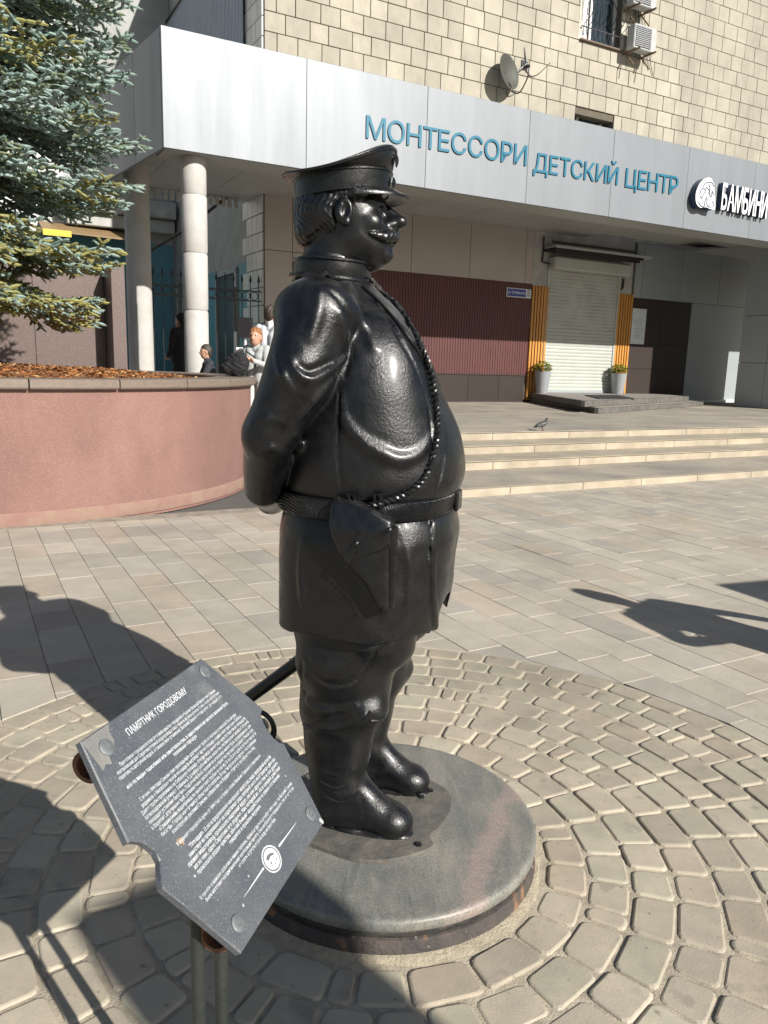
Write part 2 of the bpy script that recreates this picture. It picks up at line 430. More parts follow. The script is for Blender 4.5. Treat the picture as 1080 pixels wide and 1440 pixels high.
# ---- cobbled rings round the monument
mb = MB(); k = 72
mb.add([(CX + (RC + .012) * cos(2 * pi * j / k), CY + (RC + .012) * sin(2 * pi * j / k), -.0042) for j in range(k)], [tuple(range(k))])
circ = mb.build('cobbled_circle', M_BED, kind='structure')
rings = []; nr = 10; rin = .487; wr = (RC - rin) / nr
for r in range(nr):
    r0, r1 = rin + r * wr, rin + (r + 1) * wr; rm = (r0 + r1) / 2; a = RNG.uniform(0, 1); end = a + 2 * pi
    seq = []
    tot = 0
    while tot < 2 * pi * rm - .05:
        L = RNG.choice([.165, .125, .062], p=[.42, .36, .22]) * RNG.uniform(.95, 1.05); seq.append(L); tot += L
    sc_ = 2 * pi * rm / tot
    for L in seq:
        da = L * sc_ / rm; g = .0048; ga0, ga1 = g / r0, g / r1; rad = min(.017, L * .28)
        jj = RNG.normal(0, .0025, 4)
        cor = [((r0 + g + jj[0]), a + ga0), ((r0 + g + jj[1]), a + da - ga0), ((r1 - g + jj[2]), a + da - ga1), ((r1 - g + jj[3]), a + ga1)]
        pts = [np.array([q * cos(t), q * sin(t)]) for q, t in cor]; mid_in = None
        poly = []
        for i in range(4):
            p, pv, nx = pts[i], pts[i - 1], pts[(i + 1) % 4]; e1 = (pv - p) / np.linalg.norm(pv - p); e2 = (nx - p) / np.linalg.norm(nx - p)
            poly += [p + e1 * rad, p + (e1 + e2) * rad * .3, p + e2 * rad]
        poly = [p + (CX, CY) for p in poly][::-1] if 0 else [p + (CX, CY) for p in poly]
        ar = sum(poly[i - 1][0] * poly[i][1] - poly[i][0] * poly[i - 1][1] for i in range(12))
        if ar < 0: poly = poly[::-1]
        c3 = np.array([*np.mean(poly, 0), 0]); a += da
        if in_view(c3, 160): rings.append((np.linalg.norm(c3 - CAM), poly, RNG.choice(3, p=[.5, .32, .18])))
rings.sort(key=lambda t: t[0])
_slab = slab
def slab(poly, z, th, bev, mi, mb):
    poly = np.asarray(poly, float); c = poly.mean(0); n = len(poly); L_ = np.linalg.norm(poly - c, axis=1).mean()
    r1 = c + (poly - c) * (1 - .0030 / L_); r2 = c + (poly - c) * (1 - .0085 / L_)
    rows = [(poly, z - th), (poly, z - .0058), (r1, z - .0020), (r2, z)]
    Vv = [(p[0], p[1], h_) for P_, h_ in rows for p in P_]
    Fs = [(k_ * n + i, k_ * n + (i + 1) % n, (k_ + 1) * n + (i + 1) % n, (k_ + 1) * n + i) for k_ in range(3) for i in range(n)] + [tuple(range(3 * n, 4 * n))]
    mb.add(Vv, Fs, mi)
place_stones(rings, M_COB, circ, 'cobble', 0.002, .018, .004, .0018, 300, 2)
slab = _slab

# ---- kerb, three steps and the terrace
M_STEP = mat('sandstone_step', (0.36, 0.305, 0.225), rough=0.8, c2=(0.42, 0.365, 0.28), scale=3, bump=0.2, bscale=60, objvar=.06, wdirt=(1.6, .74, 1.06))
M_TREAD = mat('worn_step_tread', (0.30, 0.26, 0.195), rough=0.85, c2=(0.36, 0.315, 0.24), scale=2.5, bump=0.2, bscale=50, wdirt=(1.2, .8, 1.08))
M_TERR = mat('terrace_paving', (0.36, 0.315, 0.25), rough=0.85, c2=(0.23, 0.21, 0.18), scale=1.1, bump=0.2, bscale=40, wdirt=(.9, .82, 1.08))
S_L, S_R = fs(onz(440, 690, 0)), 22.0
mb = MB(); fbox(mb, S_L, S_R, D_CURB - 3.2, D_CURB - .14, -.05, .078)
landing = mb.build('lower_landing', M_TERR, kind='structure')
s = S_L; i = 0
while s < S_R:
    L = .98 + .06 * (i % 3); m1 = MB(); m1.box((0, 0, 0), (L - .006, .14, .09), bev=.005)
    o = link('kerb_stone', m1.mesh('kerb_stone', M_STEP), landing, fw(s + L / 2, D_CURB - .07, .036), (0, 0, atan2(U[1], U[0]))); s += L; i += 1
rise = (TER - .08) / 3; tread = (D_LOW - D_TOP) / 2
steps = thing('stone_steps', 'three long sandstone steps leading up to the shop terrace', 'steps', tuple(fw(3, D_LOW - .3, 0.08)))
for k in range(3):
    s = S_L - .3 * k; d1 = D_LOW - tread * k; i = 0
    while s < S_R:
        L = 1.32 + .1 * ((i + k) % 3); m1 = MB(); m1.box((0, 0, 0), (L - .006, .055, rise - .012), bev=.004)
        o = link('riser_slab', m1.mesh('riser_slab', M_STEP), None, fw(s + L / 2, d1 - .0275, .08 + rise * (k + .5) - .006), (0, 0, atan2(U[1], U[0]))); attach(o, steps)
        s += L; i += 1
    mb = MB(); fbox(mb, S_L, S_R, d1 - tread - .05 if k < 2 else d1 - .5, d1 + .018, .08 + rise * (k + 1) - .012, .08 + rise * (k + 1), bev=.003)
    o = mb.build('tread', M_TREAD if k < 2 else M_TERR); attach(o, steps)
mb = MB(); fbox(mb, -40, 40, -34, D_TOP - .5, -.05, TER - .001); mb.build('terrace', M_TERR, kind='structure')
# ================================================================ the apartment building with shops, and its canopy
SOF = 4.80                                                       # underside of the canopy edge
FC = onz(230, 207, SOF); D_F = fd(FC); S_F = fs(FC)              # fascia plane and its left corner
S_C = fpx(372, 300)[0]                                           # left corner of the building
S_END = 20.0
Z_FT = fpx(540, 107, D_F)[1]                                     # top of the fascia
Z_SOF2 = fpx(395, 276)[1]                                        # ceiling under the canopy
M_BLOCK = mat('limestone_block', (0.365, 0.34, 0.275), rough=0.85, c2=(0.325, 0.30, 0.242), scale=2.6, bump=0.25, bscale=30, objvar=.09, wdirt=(.8, .78, 1.06, (1, 1, .45)))
M_MORT = mat('dark_mortar', (0.115, 0.10, 0.075), rough=0.95, scale=8, bump=.3)
M_PANEL = mat('rosy_grey_composite_panel', (0.37, 0.325, 0.30), rough=0.45, c2=(0.345, 0.303, 0.28), scale=1.2, objvar=.03)
M_MAROON = mat('maroon_corrugated_sheet', (0.088, 0.025, 0.024), rough=0.55, c2=(0.074, 0.022, 0.021), scale=3, wdirt=(1.4, .82, 1.08, (1, 1, .3)))
M_BROWN = mat('brown_granite_panel', (0.046, 0.036, 0.032), rough=0.42, c2=(0.038, 0.030, 0.027), scale=20, objvar=.05, spec=.2)
M_STUC = mat('weathered_pale_stucco', (0.44, 0.44, 0.42), rough=0.9, c2=(0.30, 0.30, 0.285), scale=2.2, bump=.3, bscale=24)
M_SHUT = mat('cream_shutter', (0.40, 0.415, 0.38), rough=0.5, c2=(0.36, 0.375, 0.345), scale=2)
M_SLAT = mat('orange_varnished_slat', (0.55, 0.26, 0.055), rough=0.45, c2=(0.42, 0.18, 0.035), scale=5, stretch=(8, 8, .6), objvar=.08)
M_GREY = mat('grey_composite_panel', (0.30, 0.33, 0.345), rough=0.32, c2=(0.28, 0.31, 0.325), scale=1.0, objvar=.04)
M_DARKST = mat('dark_step_stone', (0.085, 0.08, 0.073), rough=0.6, c2=(0.14, 0.13, 0.115), scale=9, bump=.2, objvar=.12)
M_WHITE = mat('white_paint', (0.72, 0.72, 0.70), rough=0.5, c2=(0.66, 0.66, 0.64), scale=4)
M_DARK = mat('black_metal', (0.012, 0.012, 0.013), rough=0.45, scale=30, rvar=.1)
M_RAIL = mat('dark_green_wrought_iron', (0.016, 0.022, 0.024), rough=0.5, scale=20)
M_GLASS = mat('dark_window_glass', (0.03, 0.045, 0.055), rough=0.06, spec=0.8, scale=2)
M_CYAN = mat('cyan_painted_tile', (0.085, 0.245, 0.30), rough=0.5, c2=(0.07, 0.21, 0.265), scale=1.5)
M_TILEW = mat('white_glazed_tile', (0.55, 0.55, 0.53), rough=0.4, c2=(0.47, 0.47, 0.455), scale=3, objvar=.08)
M_SHEET = mat('blue_grey_corrugated_sheet', (0.34, 0.38, 0.44), rough=0.5, c2=(0.30, 0.34, 0.40), scale=2)

bld = thing('apartment_building', 'cream limestone block apartment building with shops on its ground floor', 'building', tuple(fw(3, -2, TER)))
def part(mb, name, m, par=None, **k):
    o = mb.build(name, m, None, **k); attach(o, par or bld)
    if par is not None and par is not bld:
        pass
    return o
# windows in the block wall: (s0, s1, z0, z1)
wa, wb = fpx(816, 60), fpx(872, 60); WIN = (wa[0], wb[0], fpx(845, 63)[1], 14.1)
va, vb = fpx(808, 165), fpx(862, 180); VENT = (va[0], vb[0], fpx(835, 190)[1] - .4, fpx(835, 165)[1])
Z_B0 = Z_FT - .9
# core of the wall
mb = MB()
zs = [0.2, VENT[2], VENT[3], WIN[2], 14.2]
fbox(mb, S_C + .02, S_END, -.42, -.03, 0.2, VENT[2])
fbox(mb, S_C + .02, VENT[0], -.42, -.03, VENT[2], WIN[2]); fbox(mb, VENT[1], S_END, -.42, -.03, VENT[2], WIN[2]); fbox(mb, VENT[0], VENT[1], -.42, -.03, VENT[3], WIN[2])
fbox(mb, S_C + .02, WIN[0], -.42, -.03, WIN[2], 14.2); fbox(mb, WIN[1], S_END, -.42, -.03, WIN[2], 14.2)
part(mb, 'wall_core', M_MORT, kind='stuff')
# limestone blocks
hb = fpx(700, 112)[1] - fpx(700, 136.5)[1]; blocks = []
z = Z_B0; row = 0
while z < 14.0:
    s = S_C - (.0 if row % 2 else .32) + .0; k = 0
    while s < S_END:
        L = (.60, .50, .62, .46)[(row * 3 + k * 7 + (k // 5)) % 4] * 1.0; k += 1
        a, b2 = max(s, S_C), min(s + L, S_END); s += L
        if b2 - a < .08: continue
        segs = [(a, b2)]
        for (w0_, w1_, h0_, h1_) in (WIN, VENT):
            if z + hb > h0_ + .08 and z < h1_ - .08:
                ns = []
                for (p, q) in segs:
                    if q <= w0_ or p >= w1_: ns.append((p, q))
                    else:
                        if w0_ - p > .05: ns.append((p, w0_))
                        if q - w1_ > .05: ns.append((w1_, q))
                segs = ns
        for (p, q) in segs: blocks.append((p, q, z, z + hb))
    z += hb; row += 1
vis = [(np.linalg.norm(fw((b[0] + b[1]) / 2, 0, b[2]) - CAM) - (1e3 if in_view(fw((b[0] + b[1]) / 2, 0, (b[2] + b[3]) / 2), 10) else 0), b) for b in blocks]
vis.sort(key=lambda t: t[0]); rest = MB(); g = .009; ANG = atan2(U[1], U[0]); RF = (0, 0, ANG)
for i, (_, (p, q, z0, z1)) in enumerate(vis):
    dz = random.uniform(-.004, .004)
    if i < 300:
        m1 = MB(); m1.box((0, 0, 0), (q - p - 2 * g, .05, z1 - z0 - 2 * g), bev=.006)
        attach(link('limestone_block', m1.mesh('limestone_block', M_BLOCK), None, fw((p + q) / 2, -.012 + dz, (z0 + z1) / 2), RF), bld)
    else:
        fbox(rest, p + g, q - g, -.037 + dz, .013 + dz, z0 + g, z1 - g)
if rest.v: part(rest, 'limestone_blocks_beyond', M_BLOCK, kind='stuff')
# stone corner seen edge-on, darker side wall
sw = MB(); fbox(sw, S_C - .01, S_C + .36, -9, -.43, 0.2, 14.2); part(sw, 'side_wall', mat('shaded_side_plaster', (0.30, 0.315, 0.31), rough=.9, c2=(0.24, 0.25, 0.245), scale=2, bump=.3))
z = Z_B0 - 5.5; row = 0
while z < 10.8:
    d = -.04; k = 0
    while d > -1.1:
        L = (.42, .30)[(row + k) % 2]; m1 = MB(); m1.box((0, 0, 0), (.04, L - .016, hb - .018), bev=.005)
        attach(link('corner_tile', m1.mesh('corner_tile', M_TILEW), None, fw(S_C - .022, d - L / 2, z + hb / 2), RF), bld); d -= L; k += 1
    z += hb; row += 1

# ---- ground floor of the wall
zMT = lambda x: None
Z_MT, Z_MB = fpx(645, 390)[1], fpx(645, 525)[1]                  # maroon sheet top and bottom
s_m0, s_m1 = fpx(436, 450)[0], fpx(744, 450)[0]
# large rosy panels above the sheet and left of it
edges = [fpx(x, 330)[0] for x in (372, 411, 470, 579, 662, 741)] + [fpx(752, 330)[0]]
zmid = fpx(395, 353)[1]; zlow = fpx(395, 474)[1]
for i in range(len(edges) - 1):
    a, b2 = edges[i] + .006, edges[i + 1] - .006
    rows = [(zmid + .006, Z_SOF2), (Z_MT + .006, zmid - .006)] if i < 2 else [(Z_MT + .006, Z_SOF2)]
    if i == 0 or b2 < s_m0 + .05: rows = [(zmid + .006, Z_SOF2), (zlow + .006, zmid - .006), (TER, zlow - .006)]
    for (z0, z1) in rows:
        m1 = MB(); fbox(m1, a, b2, -.03, .022, z0, z1, bev=.004); part(m1, 'wall_panel', M_PANEL)
# maroon corrugated sheet
m1 = MB(); per = .085; k = int((s_m1 - s_m0) / per); pr = []
for i in range(k):
    s = s_m0 + i * per
    pr += [(s, .012), (s + per * .30, .012), (s + per * .42, .026), (s + per * .88, .026)]
pr.append((s_m1, .012))
Vv = [fw(a, d, z_) for (a, d) in pr for z_ in (Z_MB, Z_MT)]
m1.add(Vv, [(2 * i, 2 * i + 2, 2 * i + 3, 2 * i + 1) for i in range(len(pr) - 1)]); part(m1, 'corrugated_sheet', M_MAROON)
m1 = MB(); fbox(m1, s_m0, s_m1, -.03, .05, Z_MB - .03, Z_MB); part(m1, 'sheet_trim', M_BROWN)
eb = [fpx(x, 545)[0] for x in (440, 505, 570, 613, 657, 700, 736)]
for i in range(len(eb) - 1):
    m1 = MB(); fbox(m1, eb[i] + .004, eb[i + 1] - .004, -.03, .03, TER, Z_MB - .034, bev=.003); part(m1, 'plinth_panel', M_BROWN)
# slats on both sides of the roller shutter
for (x0, x1) in ((743, 767), (863.5, 884.5)):
    a, b2 = fpx(x0, 480)[0], fpx(x1, 480)[0]; zt = fpx((x0 + x1) / 2, 402 if x0 < 800 else 413)[1]; n = 6; wd = (b2 - a) / n
    m1 = MB(); fbox(m1, a, b2, -.03, .012, TER, zt); part(m1, 'slat_backing', mat('dark_brown_backing', (0.11, 0.045, 0.015), rough=.6))
    for i in range(n):
        m1 = MB(); fbox(m1, a + i * wd + wd * .13, a + i * wd + wd * .80, .012, .055, TER + .05, zt - .005, bev=.006); part(m1, 'wooden_slat', M_SLAT)
sh0, sh1 = fpx(767.5, 470)[0], fpx(862.5, 470)[0]; zs0, zs1 = TER + .33, fpx(815, 384)[1]
shut = link('roller_shutter', None, None, tuple(fw((sh0 + sh1) / 2, 0, zs0))); attach(shut, bld); shut.empty_display_size = .2
bpy.context.view_layer.update()
def sub(mb, name, m, par, ploc, **k):
    o = mb.build(name, m, None, **k); o.parent = par; o.matrix_parent_inverse = Matrix.Translation(-Vector(ploc)); return o
SHL = tuple(fw((sh0 + sh1) / 2, 0, zs0))
shut.location = SHL
m1 = MB(); n = 34; hz = (zs1 - zs0) / n; pr = []
for i in range(n):
    z = zs0 + i * hz; pr += [(z, -.004), (z + hz * .12, .010), (z + hz * .55, .016), (z + hz * .9, .008)]
pr.append((zs1, -.004)); Vv = [fw(s, d, z) for (z, d) in pr for s in (sh0, sh1)]
m1.add(Vv, [(2 * i, 2 * i + 1, 2 * i + 3, 2 * i + 2) for i in range(len(pr) - 1)]); sub(m1, 'shutter_curtain', M_SHUT, shut, SHL)
m1 = MB(); fbox(m1, sh0, sh1, -.01, .03, zs0 - .06, zs0 + .01, bev=.006); sub(m1, 'bottom_rail', M_GREY, shut, SHL)
for s in (sh0 - .05, sh1 + .05):
    m1 = MB(); fbox(m1, s - .045, s + .045, -.03, .045, TER + .02, zs1 + .05, bev=.008); sub(m1, 'guide_rail', M_SHUT, shut, SHL)
m1 = MB(); fbox(m1, sh0 - .10, sh1 + .22, 0, .34, zs1 + .0, zs1 + .36, bev=.05); sub(m1, 'shutter_box', M_SHUT, shut, SHL)
m1 = MB(); fbox(m1, sh0 - .32, sh1 + .45, 0, .55, zs1 + .47, zs1 + .53, bev=.01); fbox(m1, sh0 - .30, sh1 + .30, .47, .54, zs1 + .38, zs1 + .475); part(m1, 'shutter_awning', M_DARK)
m1 = MB(); fbox(m1, sh0 - .3, sh1 + .75, .0, .58, zs1 + .531, zs1 + .60, bev=.01); part(m1, 'awning_cover', mat('pale_grey_sheet', (.42, .43, .43), rough=.6))
# pale stucco above the shutter with a ragged ledge
a, b2 = edges[-1] + .005, fpx(890, 380)[0]
m1 = MB(); fbox(m1, a, b2, -.03, .012, fpx(820, 405)[1] - 1.2, 6.3); part(m1, 'stucco_field', M_STUC)
m1 = MB(); fbox(m1, sh0 + .0, b2, .012, .05, fpx(820, 347)[1], fpx(820, 344)[1]); part(m1, 'stucco_ledge', M_MORT)
m1 = MB(); q = [fw(sh0 - .34, .06, fpx(758, y)[1]) for y in (332, 345, 362, 368)]; q += [fw(sh0 - .05, .1, fpx(770, 372)[1])]; m1.tube(densify(q, 4), .022, 6); part(m1, 'cable', M_DARK, smooth=True)
m1 = MB(); q = [fw(sh1 + .18, .06, fpx(872, y)[1]) for y in (392, 404)] + [fw(sh1 + .10, .08, fpx(872, 407)[1])]; m1.tube(q, .03, 6); part(m1, 'drain_elbow', M_DARK)
# dark granite facing right of the shutter, grey panels above and beyond
g0, g1, g2 = fpx(884, 480)[0], fpx(966, 490)[0], fpx(1075, 500)[0] + 1.5; zt = fpx(925, 422)[1]
cs = [g0, (g0 + g1) / 2 - .25, g1 - .35 * 0]
cs = [g0, g0 + (g1 - g0) * .5, g1]; zr = [TER, fpx(905, 519)[1], fpx(905, 484)[1], zt]
for i in range(2):
    for j in range(3):
        m1 = MB(); fbox(m1, cs[i] + .004, cs[i + 1] - .004, -.03, .03, zr[j] + .004, zr[j + 1] - .004, bev=.003); part(m1, 'granite_panel', M_BROWN)
m1 = MB(); fbox(m1, g1 + .004, g2, -.03, .02, TER, zt, bev=.003); part(m1, 'grey_panel', M_GREY)
ge = [g0, fpx(903, 380)[0], fpx(958, 390)[0], fpx(1010, 400)[0], g2]
for i in range(4):
    m1 = MB(); fbox(m1, ge[i] + .006, ge[i + 1] - .006, -.03, .04, zt + .008, fpx(925, 345)[1], bev=.004); part(m1, 'grey_panel', M_GREY)
m1 = MB(); fbox(m1, b2, g2, -.03, .008, fpx(925, 345)[1] + .01, 6.3); part(m1, 'stucco_field', M_STUC)
m1 = MB(); fbox(m1, g1 - .1, g2, .02, .10, TER, TER + .09); part(m1, 'white_skirting', M_WHITE)

# poster and street name plate: things fixed to the wall
a, b2 = fpx(886.5, 460), fpx(906, 460); zz = (fpx(896, 434)[1], fpx(896, 484)[1])
pst = thing('notice_board', 'white notice sheet fixed to the dark granite beside the shutter', 'notice', tuple(fw((a[0] + b2[0]) / 2, .04, zz[1])))
m1 = MB(); fbox(m1, a[0], b2[0], .032, .045, zz[1], zz[0], bev=.003); o = m1.build('sheet', mat('white_notice', (.62, .66, .68), rough=.3)); attach(o, pst)
m1 = MB()
for k in range(9):
    zc = zz[0] - (zz[0] - zz[1]) * (.30 + .066 * k); hw = (b2[0] - a[0]) * (.20 + .12 * ((k * 5) % 3) / 2); sc0 = (a[0] + b2[0]) / 2
    fbox(m1, sc0 - hw, sc0 + hw, .0455, .0462, zc - .012, zc + .012)
o = m1.build('printed_lines', mat('pale_print', (.40, .45, .48), rough=.5), kind='stuff'); attach(o, pst)
a, b2 = fpx(711, 411), fpx(745.5, 413); z0, z1 = fpx(726, 418.5)[1], fpx(726, 405.5)[1]
sg = thing('street_name_plate', 'dark blue street name plate with white lettering on the maroon sheet', 'street sign', tuple(fw((a[0] + b2[0]) / 2, .05, z0)))
m1 = MB(); fbox(m1, a[0], b2[0], .036, .05, z0, z1, bev=.004); o = m1.build('plate', mat('white_enamel', (.60, .60, .62), rough=.35)); attach(o, sg)
sx = a[0] + (b2[0] - a[0]) * .775
m1 = MB(); fbox(m1, a[0] + .025, sx, .0505, .054, z0 + .025, z1 - .025); o = m1.build('blue_field', mat('navy_enamel', (.012, .03, .26), rough=.35)); attach(o, sg)
def wall_text(body, s0, s1, z0, z1, d, ex, m, name, par, shear=0, offset=0.0, slope=0.0):
    """lettering fitted to a rectangle of the facade; slope raises the line towards the right"""
    me = text_mesh(body, 1.0, 0.5, 0.0, shear, offset=offset); me.name = name
    X = np.zeros(len(me.vertices) * 3, np.float32); me.vertices.foreach_get('co', X); X = X.reshape(-1, 3); lo, hi = X.min(0), X.max(0)
    def T(V):
        t = (V - lo) / np.maximum(hi - lo, 1e-6)
        P = np.array([fw(s0 + (s1 - s0) * a_[0], d + ex * a_[2], z0 + (z1 - z0) * a_[1] + slope * a_[0]) for a_ in t]); return P
    fit_mesh(me, T); me.materials.clear(); me.materials.append(m)
    o = link(name, me); attach(o, par); return o
wall_text('ул. Октябрьская', a[0] + .05, sx - .03, z0 + .075, z1 - .075, .0545, .004, mat('white_letter', (.75, .75, .78), rough=.4), 'lettering', sg)
m1 = MB()
for k in range(3): fbox(m1, sx + .05, b2[0] - .05, .0505, .053, z0 + .05 + .07 * k, z0 + .09 + .07 * k)
o = m1.build('number_print', mat('grey_print', (.22, .23, .27), rough=.5), kind='stuff'); attach(o, sg)

# ---- canopy
can = thing('canopy', 'silver panelled flat canopy over the shop terrace with a deep lettered fascia', 'canopy', tuple(fw(S_F, D_F, SOF)))
M_FASC = mat('silver_composite_panel', (0.215, 0.232, 0.25), rough=0.50, metal=0.35, c2=(0.203, 0.219, 0.236), scale=.9, detail=7, stretch=(3, 3, .35), bump=.05, bscale=3, objvar=.025, rvar=.03, wdirt=(1.1, .90, 1.03, (1.6, 1.6, .25)))
M_SOFF = mat('grey_soffit_panel', (0.36, 0.37, 0.36), rough=.45, c2=(.33, .34, .33), scale=.8, objvar=.04)
fe = [S_F] + [fpx(x, 300, D_F)[0] for x in (430, 596, 738, 856, 962)]; stp = fe[-1] - fe[-2]
while fe[-1] < 24: fe.append(fe[-1] + stp)
for i in range(len(fe) - 1):
    m1 = MB(); fbox(m1, fe[i] + .002, fe[i + 1] - .002, D_F - .06, D_F, SOF, Z_FT, bev=.006); attach(m1.build('fascia_panel', M_FASC), can)
# the short end runs back at a blunt angle
E_AZ = radians(-36); ED = np.array([sin(E_AZ), cos(E_AZ), 0]); c0 = fw(S_F, D_F - .03, 0)
EN = np.array([-ED[1], ED[0], 0]) if np.dot(np.array([-ED[1], ED[0], 0]), U) < 0 else np.array([ED[1], -ED[0], 0])
for k in range(4):
    m1 = MB(); m1.box(c0 + ED * (.02 + 1.35 * (k + .5)) - EN * .03 + ZU * (SOF + Z_FT) / 2, (1.342, .06, Z_FT - SOF), np.array([ED, EN, ZU]), bev=.006); attach(m1.build('end_panel', M_FASC), can)
EL = 5.4; e1_ = c0 + ED * EL
# edge beam, ceiling panels and roof
m1 = MB(); fbox(m1, S_F + .05, 24, D_F - .75, D_F - .062, SOF + .004, SOF + .30); attach(m1.build('edge_beam', M_SOFF), can)
s_gap0, s_gap1 = fpx(832, 330)[0], fpx(962, 345)[0]
def soff(poly, nm, zt):
    m1 = MB(); m1.prism([tuple(p[:2]) for p in poly], zt, zt + .03); attach(m1.build(nm, M_SOFF), can)
dd = D_F - .75; w_ = (dd - .0) / 3
for j in range(3):
    d1 = dd - w_ * j - .006; d0 = dd - w_ * (j + 1) + .006
    s = S_F - 4.0
    while s < 24:
        L = 1.55; a, b2 = s, min(s + L - .012, 24); s += L
        if d0 < w_ * .9 and j == 2 and b2 > s_gap0 and a < s_gap1: d0_ = d0 + .75
        else: d0_ = d0
        # left of the corner the ceiling follows the blunt end
        lim = lambda d: S_F + .1 + (D_F - d) * (ED @ U) / max(1e-3, -(ED @ N))
        a1, a0 = max(a, lim(d1)), max(a, lim(d0_))
        if a1 >= b2 - .05 and a0 >= b2 - .05: continue
        soff([fw(min(a0, b2), d0_, 0), fw(b2, d0_, 0), fw(b2, d1, 0), fw(min(a1, b2), d1, 0)], 'ceiling_panel', Z_SOF2 + (0.0))
# strip of ceiling beside the building corner
soff([fw(fs(e1_) + .1, fd(e1_), 0), fw(S_C - .05, fd(e1_), 0), fw(S_C - .05, -.006, 0), fw(S_F + (D_F) * (ED @ U) / (-(ED @ N)) + .15, -.006, 0)], 'ceiling_panel', Z_SOF2)
m1 = MB()
pl = [fw(S_F + .1, D_F - .07, 0), fw(s_gap0, D_F - .07, 0), fw(s_gap0, .0, 0), fw(S_C - .02, 0.0, 0), fw(S_C - .02, fd(e1_), 0), e1_]
m1.prism([tuple(p[:2]) for p in pl], Z_FT - .45, Z_FT - .25); attach(m1.build('roof_slab', M_STUC), can)
m1 = MB(); fbox(m1, s_gap0, s_gap1 + .4, .85, D_F - .07, Z_FT - .45, Z_FT - .25); fbox(m1, s_gap1 + .4, 24, 0, D_F - .07, Z_FT - .45, Z_FT - .25); attach(m1.build('roof_slab', M_STUC), can)
# broken grille strip along the wall below the ceiling
m1 = MB()
for k in range(22): fbox(m1, S_C - 3.6 + .15 * k, S_C - 3.52 + .15 * k, -.9, -.82, Z_SOF2 - .22, Z_SOF2 - .01)
attach(m1.build('ceiling_edge_teeth', M_STUC, kind='stuff'), can)
# loose flaps of sheet under the ceiling near the pier
for (x0, y0, x1, y1, dz) in ((968, 352, 1045, 348, .02), (975, 345, 1030, 338, .05)):
    p, q = fpx(x0, y0, 1.2), fpx(x1, y1, 1.0); m1 = MB()
    m1.add([fw(p[0], 1.5, p[1]), fw(q[0], 1.2, q[1]), fw(q[0], .5, q[1] + dz), fw(p[0], .7, p[1] + dz), fw(p[0], 1.5, p[1] + .04), fw(q[0], 1.2, q[1] + .04), fw(q[0], .5, q[1] + dz + .04), fw(p[0], .7, p[1] + dz + .04)],
           [(0, 1, 2, 3), (7, 6, 5, 4), (0, 4, 5, 1), (1, 5, 6, 2), (2, 6, 7, 3), (3, 7, 4, 0)]); attach(m1.build('hanging_sheet', M_FASC), can)

# ---- columns and the clad pier
M_CONC = mat('pale_painted_concrete', (0.45, 0.44, 0.42), rough=.85, c2=(.385, .375, .355), scale=3.5, bump=.45, bscale=26, objvar=.03)
def column(px, back, r, label, joints, extra=0.0):
    d = D_F - back; s, _ = fpx(px, 420, d); c = fw(s, d, 0)
    t = thing('concrete_column', label, 'column', (c[0], c[1], TER), group='columns under the canopy')
    zs_ = [TER] + [fpx(px, y, d)[1] for y in joints] + [SOF + .02]
    for i in range(len(zs_) - 1):
        z0, z1 = zs_[i], zs_[i + 1]; rr = r * (1.0 + .012 * ((i * 7) % 3 - 1)); pr = [(rr * .93, z0 + .002), (rr, z0 + .03), (rr * 1.006, (z0 + z1) / 2), (rr, z1 - .03), (rr * .93, z1 - .002)]
        m1 = MB(); m1.lathe([(a, z - TER) for a, z in pr], n=36); o = m1.build('column_drum', M_CONC, t, smooth=True, angle=35)
    return t, c
col1, c1 = column(275.5, .42, .215, 'round pale concrete column under the canopy corner, ringed by joints', [437, 357, 276])
p2 = c1 + ED * 3.0
t2 = thing('concrete_column', 'smooth round column with flared foot, behind the granite pier', 'column', (p2[0], p2[1], TER), group='columns under the canopy')
m1 = MB(); m1.lathe([(.42, 0), (.40, .05), (.30, .20), (.265, .34), (.255, .6), (.25, 2.2), (.25, Z_SOF2 - TER)], n=36); m1.build('column_shaft', M_CONC, t2, smooth=True)
pe = fpx(1037, 450, D_F - .1); pier = thing('clad_pier', 'broad grey panel clad pier carrying the canopy', 'pier', tuple(fw(pe[0] + .6, D_F - .8, TER)))
d_a, d_b = D_F - 1.9, D_F - .08; zj = [TER, fpx(1040, 509, D_F - 1)[1], fpx(1040, 439, D_F - 1)[1], SOF + .28]
p_s = fpx(1037, 520, d_a)[0]
for j in range(3):
    for (a, b2) in ((d_a, (d_a + d_b) / 2), ((d_a + d_b) / 2, d_b)):
        m1 = MB(); fbox(m1, p_s, p_s + .06, a + .005, b2 - .005, zj[j] + .006, zj[j + 1] - .006, bev=.004); attach(m1.build('pier_panel', M_GREY), pier)
    for (a, b2) in ((p_s + .065, p_s + 1.6), (p_s + 1.6, p_s + 3.2)):
        m1 = MB(); fbox(m1, a + .005, b2 - .005, d_b - .06, d_b, zj[j] + .006, zj[j + 1] - .006, bev=.004); attach(m1.build('pier_panel', M_GREY), pier)
m1 = MB(); fbox(m1, p_s + .06, p_s + 3.2, d_a + .02, d_b - .061, TER, SOF + .28); attach(m1.build('pier_core', M_DARK), pier)

